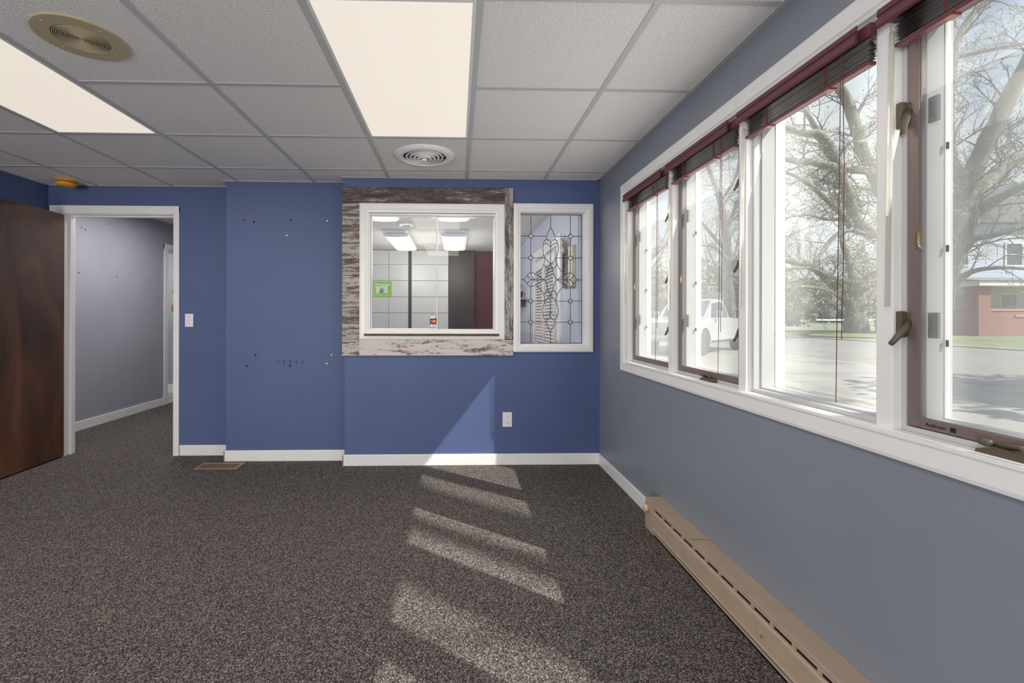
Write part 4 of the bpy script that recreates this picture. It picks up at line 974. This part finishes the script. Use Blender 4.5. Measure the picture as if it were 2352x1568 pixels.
# ------------------------------------------------------------------ house across the street
m_, n_, b_n, o_ = base('red_brick')
tcn = n_.nodes.new('ShaderNodeTexCoord'); bk = n_.nodes.new('ShaderNodeTexBrick'); mpn = n_.nodes.new('ShaderNodeMapping')
sepn = n_.nodes.new('ShaderNodeSeparateXYZ'); cmb = n_.nodes.new('ShaderNodeCombineXYZ'); adn = n_.nodes.new('ShaderNodeMath')
n_.links.new(tcn.outputs['Object'], sepn.inputs[0]); n_.links.new(sepn.outputs['X'], adn.inputs[0]); n_.links.new(sepn.outputs['Y'], adn.inputs[1])
n_.links.new(adn.outputs[0], cmb.inputs['X']); n_.links.new(sepn.outputs['Z'], cmb.inputs['Y']); n_.links.new(cmb.outputs[0], bk.inputs['Vector'])
bk.inputs['Scale'].default_value = 4.5; bk.inputs['Color1'].default_value = (*lin((138, 70, 58)), 1); bk.inputs['Color2'].default_value = (*lin((160, 88, 74)), 1); bk.inputs['Mortar'].default_value = (.34, .29, .27, 1); bk.inputs['Mortar Size'].default_value = .02
n_.links.new(bk.outputs[0], b_n.inputs['Base Color']); b_n.inputs['Roughness'].default_value = .9; brick = m_
siding = mat('pale_blue_siding', lin((196, 204, 222)), .7); fascia = mat('white_fascia', (.74, .74, .72), .6); creamw = mat('cream_porch_wall', lin((206, 204, 190)), .7); darkgl = mat('dark_window_glass', (.10, .12, .14), .15); roofm = mat('grey_shingle', (.22, .22, .23), .9, var=.2, vscale=4)
hx0, hy0 = 34.76, 29.27
t = thing('house', (40, 33, ZG), 'two storey house with pale siding and a red brick porch across the street', 'house')
MB().box(hx0, hx0+.85, hy0, hy0+.85, ZG, 3.15).box(hx0-.06, hx0+.91, hy0-.06, hy0+.91, 3.10, 3.26).build('porch_column', brick, t)
MB().box(hx0+9, hx0+9.85, hy0, hy0+.85, ZG, 3.2).build('porch_column', brick, t)
MB().box(hx0+.85, hx0+9, hy0+.1, hy0+.4, ZG, 1.62).box(hx0+.1, hx0+.4, hy0+.85, hy0+4.2, ZG, 1.62).build('porch_wall', brick, t)
MB().box(hx0+.85, hx0+9, hy0+.04, hy0+.46, 1.62, 1.74).box(hx0+2.6, hx0+9, hy0+.02, hy0+.10, 1.22, 1.34).build('coping', mat('pale_brick_cap', lin((206, 140, 122)), .8), t)
MB().box(hx0-.35, hx0+11, hy0-.35, hy0+4.2, 3.26, 3.62).build('porch_fascia', fascia, t)
MB().prism([(hy0-.45, 3.62), (hy0+4.2, 3.62), (hy0+4.2, 4.3)], 'x', hx0-.45, hx0+11).build('porch_roof', roofm, t)
m_ = MB().box(hx0+.1, hx0+11, hy0+2.4, hy0+7, ZG, 3.3).build('ground_floor', creamw, t)
for x in (.95, 4.4, 7.4):
    f = MB().frame_y(hy0+2.34, hy0+2.41, hx0+x, hx0+x+1.3, .9, 2.9, .10, .10).box(hx0+x+.1, hx0+x+1.2, hy0+2.35, hy0+2.40, 1.86, 1.93).build('window', fascia, t)
    MB().box(hx0+x+.1, hx0+x+1.2, hy0+2.385, hy0+2.395, 1.0, 2.8).build('pane', darkgl, f)
m_ = MB()
for k in range(22):
    z = 3.9+k*.19; m_.box(hx0+.5-.002*k, hx0+11, hy0+3.0, hy0+7, z, z+.175); m_.box(hx0+.52, hx0+11, hy0+3.02, hy0+6.95, z+.17, z+.195)
m_.build('siding', siding, t)
for x in (1.4, 5.5):
    f = MB().frame_y(hy0+2.93, hy0+3.02, hx0+x, hx0+x+1.4, 4.9, 6.7, .12, .12).box(hx0+x+.1, hx0+x+1.3, hy0+2.95, hy0+3.0, 5.76, 5.84).build('window', fascia, t)
    MB().box(hx0+x+.1, hx0+x+1.3, hy0+2.985, hy0+2.995, 5.0, 6.6).build('pane', darkgl, f)
MB().prism([(hx0-.1, 8.05), (hx0+11.5, 8.05), (hx0+5.7, 11.0)], 'y', hy0+2.5, hy0+7.4).build('roof', roofm, t)

# ------------------------------------------------------------------ white pickup truck
paint = mat('white_car_paint', (.50, .52, .55), .25, coat=.6); tyre = mat('black_tyre', (.03, .03, .032), .85); rimm = mat('silver_rim', (.5, .5, .52), .3, metal=.7)
cargl = mat('tinted_car_glass', (.10, .12, .14), .08, coat=.5); chrome = mat('chrome', (.6, .62, .64), .15, metal=.9); dkpl = mat('dark_trim_plastic', (.04, .04, .045), .6); lampm = mat('headlight_glass', (.6, .63, .66), .1)
fwd = Vector((-.738, -.675)); lef = Vector((.675, -.738)); mid = Vector(((8.072+10.766)/2, (14.683+17.145)/2)) - lef*.86
t = thing('pickup_truck', (mid.x, mid.y, ZG), 'white pickup truck parked outside, its nose to the left', 'pickup truck', rz=math.atan2(fwd.y, fwd.x))
WB = 1.83                                     # half wheelbase
def arch(cx, n=9, r=.50): return [(cx+r*math.cos(PI*k/n), .42+r*math.sin(PI*k/n)) for k in range(n+1)]
side = [(-2.95, .62), (-2.95, 1.18)] + [(-2.9, 1.22), (-.98, 1.22), (-.90, 1.24), (1.12, 1.22), (1.30, 1.24), (2.45, 1.14), (2.70, 1.02), (2.74, .58), (2.62, .50)]
low = [(WB+.50, .46)] + [(x, z) for x, z in arch(WB)][1:-1] + [(WB-.50, .46), (-WB+.50, .46)] + [(x, z) for x, z in arch(-WB)][1:-1] + [(-WB-.50, .50)]
b = MB(); b.prism(side+low, 'y', -.97, .97)
b.build('body', paint, t, local=True)
cabp = [(-.95, 1.22), (-.83, 1.60), (-.70, 1.84), (-.50, 1.90), (.35, 1.90), (.55, 1.86), (1.22, 1.26), (1.22, 1.22)]
b = MB(); b.prism(cabp, 'y', -.86, .86)
for v in b.bm.verts:
    if v.co.z > 1.7: v.co.y *= .84
    elif v.co.z > 1.5: v.co.y *= .90
b.build('cab', paint, t, local=True)
def glassq(name, pts):
    b = MB(); b.bm.faces.new([b.bm.verts.new(p) for p in pts]); q_ = b.build(name, cargl, t, local=True); return q_
for s in (1, -1):
    b = MB(); pl = [(.98, 1.27), (.62, 1.74), (-.06, 1.80), (-.06, 1.27)]
    b.prism(pl, 'y', s*.80, s*.885)
    for v in b.bm.verts:
        if v.co.z > 1.5: v.co.y *= .875
    b.build('front_side_window', cargl, t, local=True)
    b = MB(); pl = [(-.14, 1.27), (-.14, 1.80), (-.58, 1.77), (-.74, 1.27)]
    b.prism(pl, 'y', s*.80, s*.885)
    for v in b.bm.verts:
        if v.co.z > 1.5: v.co.y *= .875
    b.build('rear_side_window', cargl, t, local=True)
    MB().box(.78, .92, s*.98, s*1.16, 1.27, 1.47, .03).build('mirror', paint, t, True, local=True)
    for x in (.02, -.78): MB().box(x, x+.16, s*.965, s*.985, 1.08, 1.11, .006).build('door_handle', paint, t, local=True)
    MB().box(2.52, 2.73, s*.62, s*.93, .86, 1.04, .03).build('headlight', lampm, t, True, local=True)
    MB().box(-.95, 1.1, s*.90, s*1.0, .40, .47, .02).build('running_board', dkpl, t, local=True)
    for x in (WB, -WB):
        wl_ = MB().lathe([(.24, -.13), (.38, -.13), (.405, -.09), (.405, .09), (.38, .13), (.24, .13)], (x, s*.84, .405), 'y', 28).build('wheel', tyre, t, True, local=True)
        MB().lathe([(.24, -.10), (.24, .10)], (x, s*.84, .405), 'y', 24).build('rim', rimm, wl_, True, local=True)
MB().prism([(1.20, 1.29), (.60, 1.845), (.59, 1.83), (1.19, 1.275)], 'y', -.70, .70).build('windscreen', cargl, t, local=True)
b = MB(); [b.box(2.70, 2.755, -.55, .55, .74+k*.075, .78+k*.075) for k in range(5)]; b.box(2.69, 2.72, -.58, .58, .70, 1.06); b.build('grille', chrome, t, local=True)
MB().box(2.66, 2.90, -.95, .95, .46, .68, .04).build('front_bumper', chrome, t, True, local=True)
MB().box(-3.10, -2.92, -.95, .95, .50, .68, .03).build('rear_bumper', chrome, t, True, local=True)
MB().box(-2.85, -1.02, -.80, .80, 1.222, 1.226).build('bed_liner', dkpl, t, local=True)
# street tree that throws the shade on the pavement at the lower right
bush('street_tree', 'leafy shrub tree at the parking edge, out of view to the right', 'tree', 12.2, 15.5, 3.6, 4.6, 6.5, 5000, ever, .22, 41)

# ------------------------------------------------------------------ person half hidden in the hall
skin = mat('warm_skin', lin((212, 166, 144)), .5); cloth = mat('charcoal_shirt', (.05, .055, .065), .9); trouser = mat('blue_denim', (.05, .07, .13), .9); hairm = mat('brown_hair', (.05, .03, .02), .7)
def skinned(name, verts, edges, radii, m, parent, sub=2, root=0):
    me = bpy.data.meshes.new(name); o0 = Vector(ROOT[parent.name])
    me.from_pydata([tuple(Vector(v)-o0) for v in verts], edges, []); me.update()
    o = bpy.data.objects.new(name, me); C.objects.link(o); o.parent = parent; ROOT[o.name] = tuple(o0)
    sk = o.modifiers.new('skin', 'SKIN'); sk.use_smooth_shade = True
    me.skin_vertices.new() if not me.skin_vertices else None
    for i, r in enumerate(radii): me.skin_vertices[0].data[i].radius = (r, r) if not isinstance(r, tuple) else r
    me.skin_vertices[0].data[root].use_root = True
    sb = o.modifiers.new('subd', 'SUBSURF'); sb.levels = sub; sb.render_levels = sub
    me.materials.append(m); return o
px, py = -3.60, 6.50
t = thing('person', (px, py, 0), 'person in a dark shirt mostly hidden behind the doorway, bare forearm showing', 'person')
V = [(px, py, .95), (px, py, 1.15), (px, py, 1.38), (px, py, 1.48), (px-.02, py-.02, 1.60), (px-.02, py-.03, 1.70),
     (px-.18, py, 1.42), (px-.350, py-.05, 1.235), (px-.312, py-.085, 1.33), (px-.262, py-.12, 1.43),
     (px+.18, py, 1.42), (px+.25, py+.02, 1.14), (px+.22, py-.10, .92), (px+.22, py-.13, .84),
     (px-.10, py, .90), (px-.11, py-.01, .50), (px-.11, py+.02, .09), (px-.11, py-.16, .04),
     (px+.10, py, .90), (px+.11, py-.01, .50), (px+.11, py+.02, .09), (px+.11, py-.16, .04)]
E_ = [(0, 1), (1, 2), (2, 3), (3, 4), (4, 5), (2, 6), (6, 7), (7, 8), (8, 9), (2, 10), (10, 11), (11, 12), (12, 13), (0, 14), (14, 15), (15, 16), (16, 17), (0, 18), (18, 19), (19, 20), (20, 21)]
Rr = [(.15, .11), (.14, .10), (.16, .11), .055, (.078, .095), (.075, .09), .060, .048, .044, .034, .060, .044, .034, .034, .085, .058, .042, .036, .085, .058, .042, .036]
skinned('body', V, E_, Rr, skin, t)
skinned('shirt', [V[0], V[1], V[2], (px, py, 1.45), V[6], (px-.245, py-.005, 1.37), V[10], (px+.215, py+.005, 1.30)], [(0, 1), (1, 2), (2, 3), (2, 4), (4, 5), (2, 6), (6, 7)], [(.165, .125), (.155, .115), (.175, .125), .068, .075, .066, .075, .066], cloth, t)
skinned('trousers', [(px, py, .97), V[14], V[15], (px-.11, py+.015, .12), V[18], V[19], (px+.11, py+.015, .12)], [(0, 1), (1, 2), (2, 3), (0, 4), (4, 5), (5, 6)], [(.165, .125), .10, .075, .065, .10, .075, .065], trouser, t)
MB().ball((px-.02, py-.01, 1.70), .112, 14, (.86, 1.0, 1.02)).build('hair', hairm, t, True)
MB().ball((px-.02, py-.125, 1.635), .016, 8, (.8, 1, 1.3)).build('nose', skin, t, True)
for s in (-1, 1):
    MB().ball((px-.02+s*.03, py-.108, 1.66), .011, 8).build('eye', decal_eye if 'decal_eye' in globals() else whitep, t, True)
    hnd = Vector((px-.262, py-.12, 1.43)) if s < 0 else Vector((px+.22, py-.13, .84)); up = Vector((.25, -.35, .9)) if s < 0 else Vector((0, -.2, -1))
    up.normalize(); sd_ = up.cross(Vector((0, 1, 0))).normalized(); fr_ = sd_.cross(up)
    hv = [hnd, hnd+up*.05]; he = [(0, 1)]; hr = [.030, (.036, .018)]
    for k in range(4):
        b0 = hnd+up*.085+sd_*(k-1.5)*.021; i0 = len(hv); Lf = [.062, .075, .070, .055][k]
        hv += [b0, b0+up*Lf*.55+fr_*.008, b0+up*Lf*.9+fr_*.024]; he += [(1, i0), (i0, i0+1), (i0+1, i0+2)]; hr += [.0095, .0085, .0075]
    i0 = len(hv); b0 = hnd+up*.025+sd_*.036; hv += [b0, b0+up*.03+sd_*.022, b0+up*.058+sd_*.028]; he += [(0, i0), (i0, i0+1), (i0+1, i0+2)]; hr += [.012, .0105, .009]
    skinned('hand', hv, he, hr, skin, t, 1)
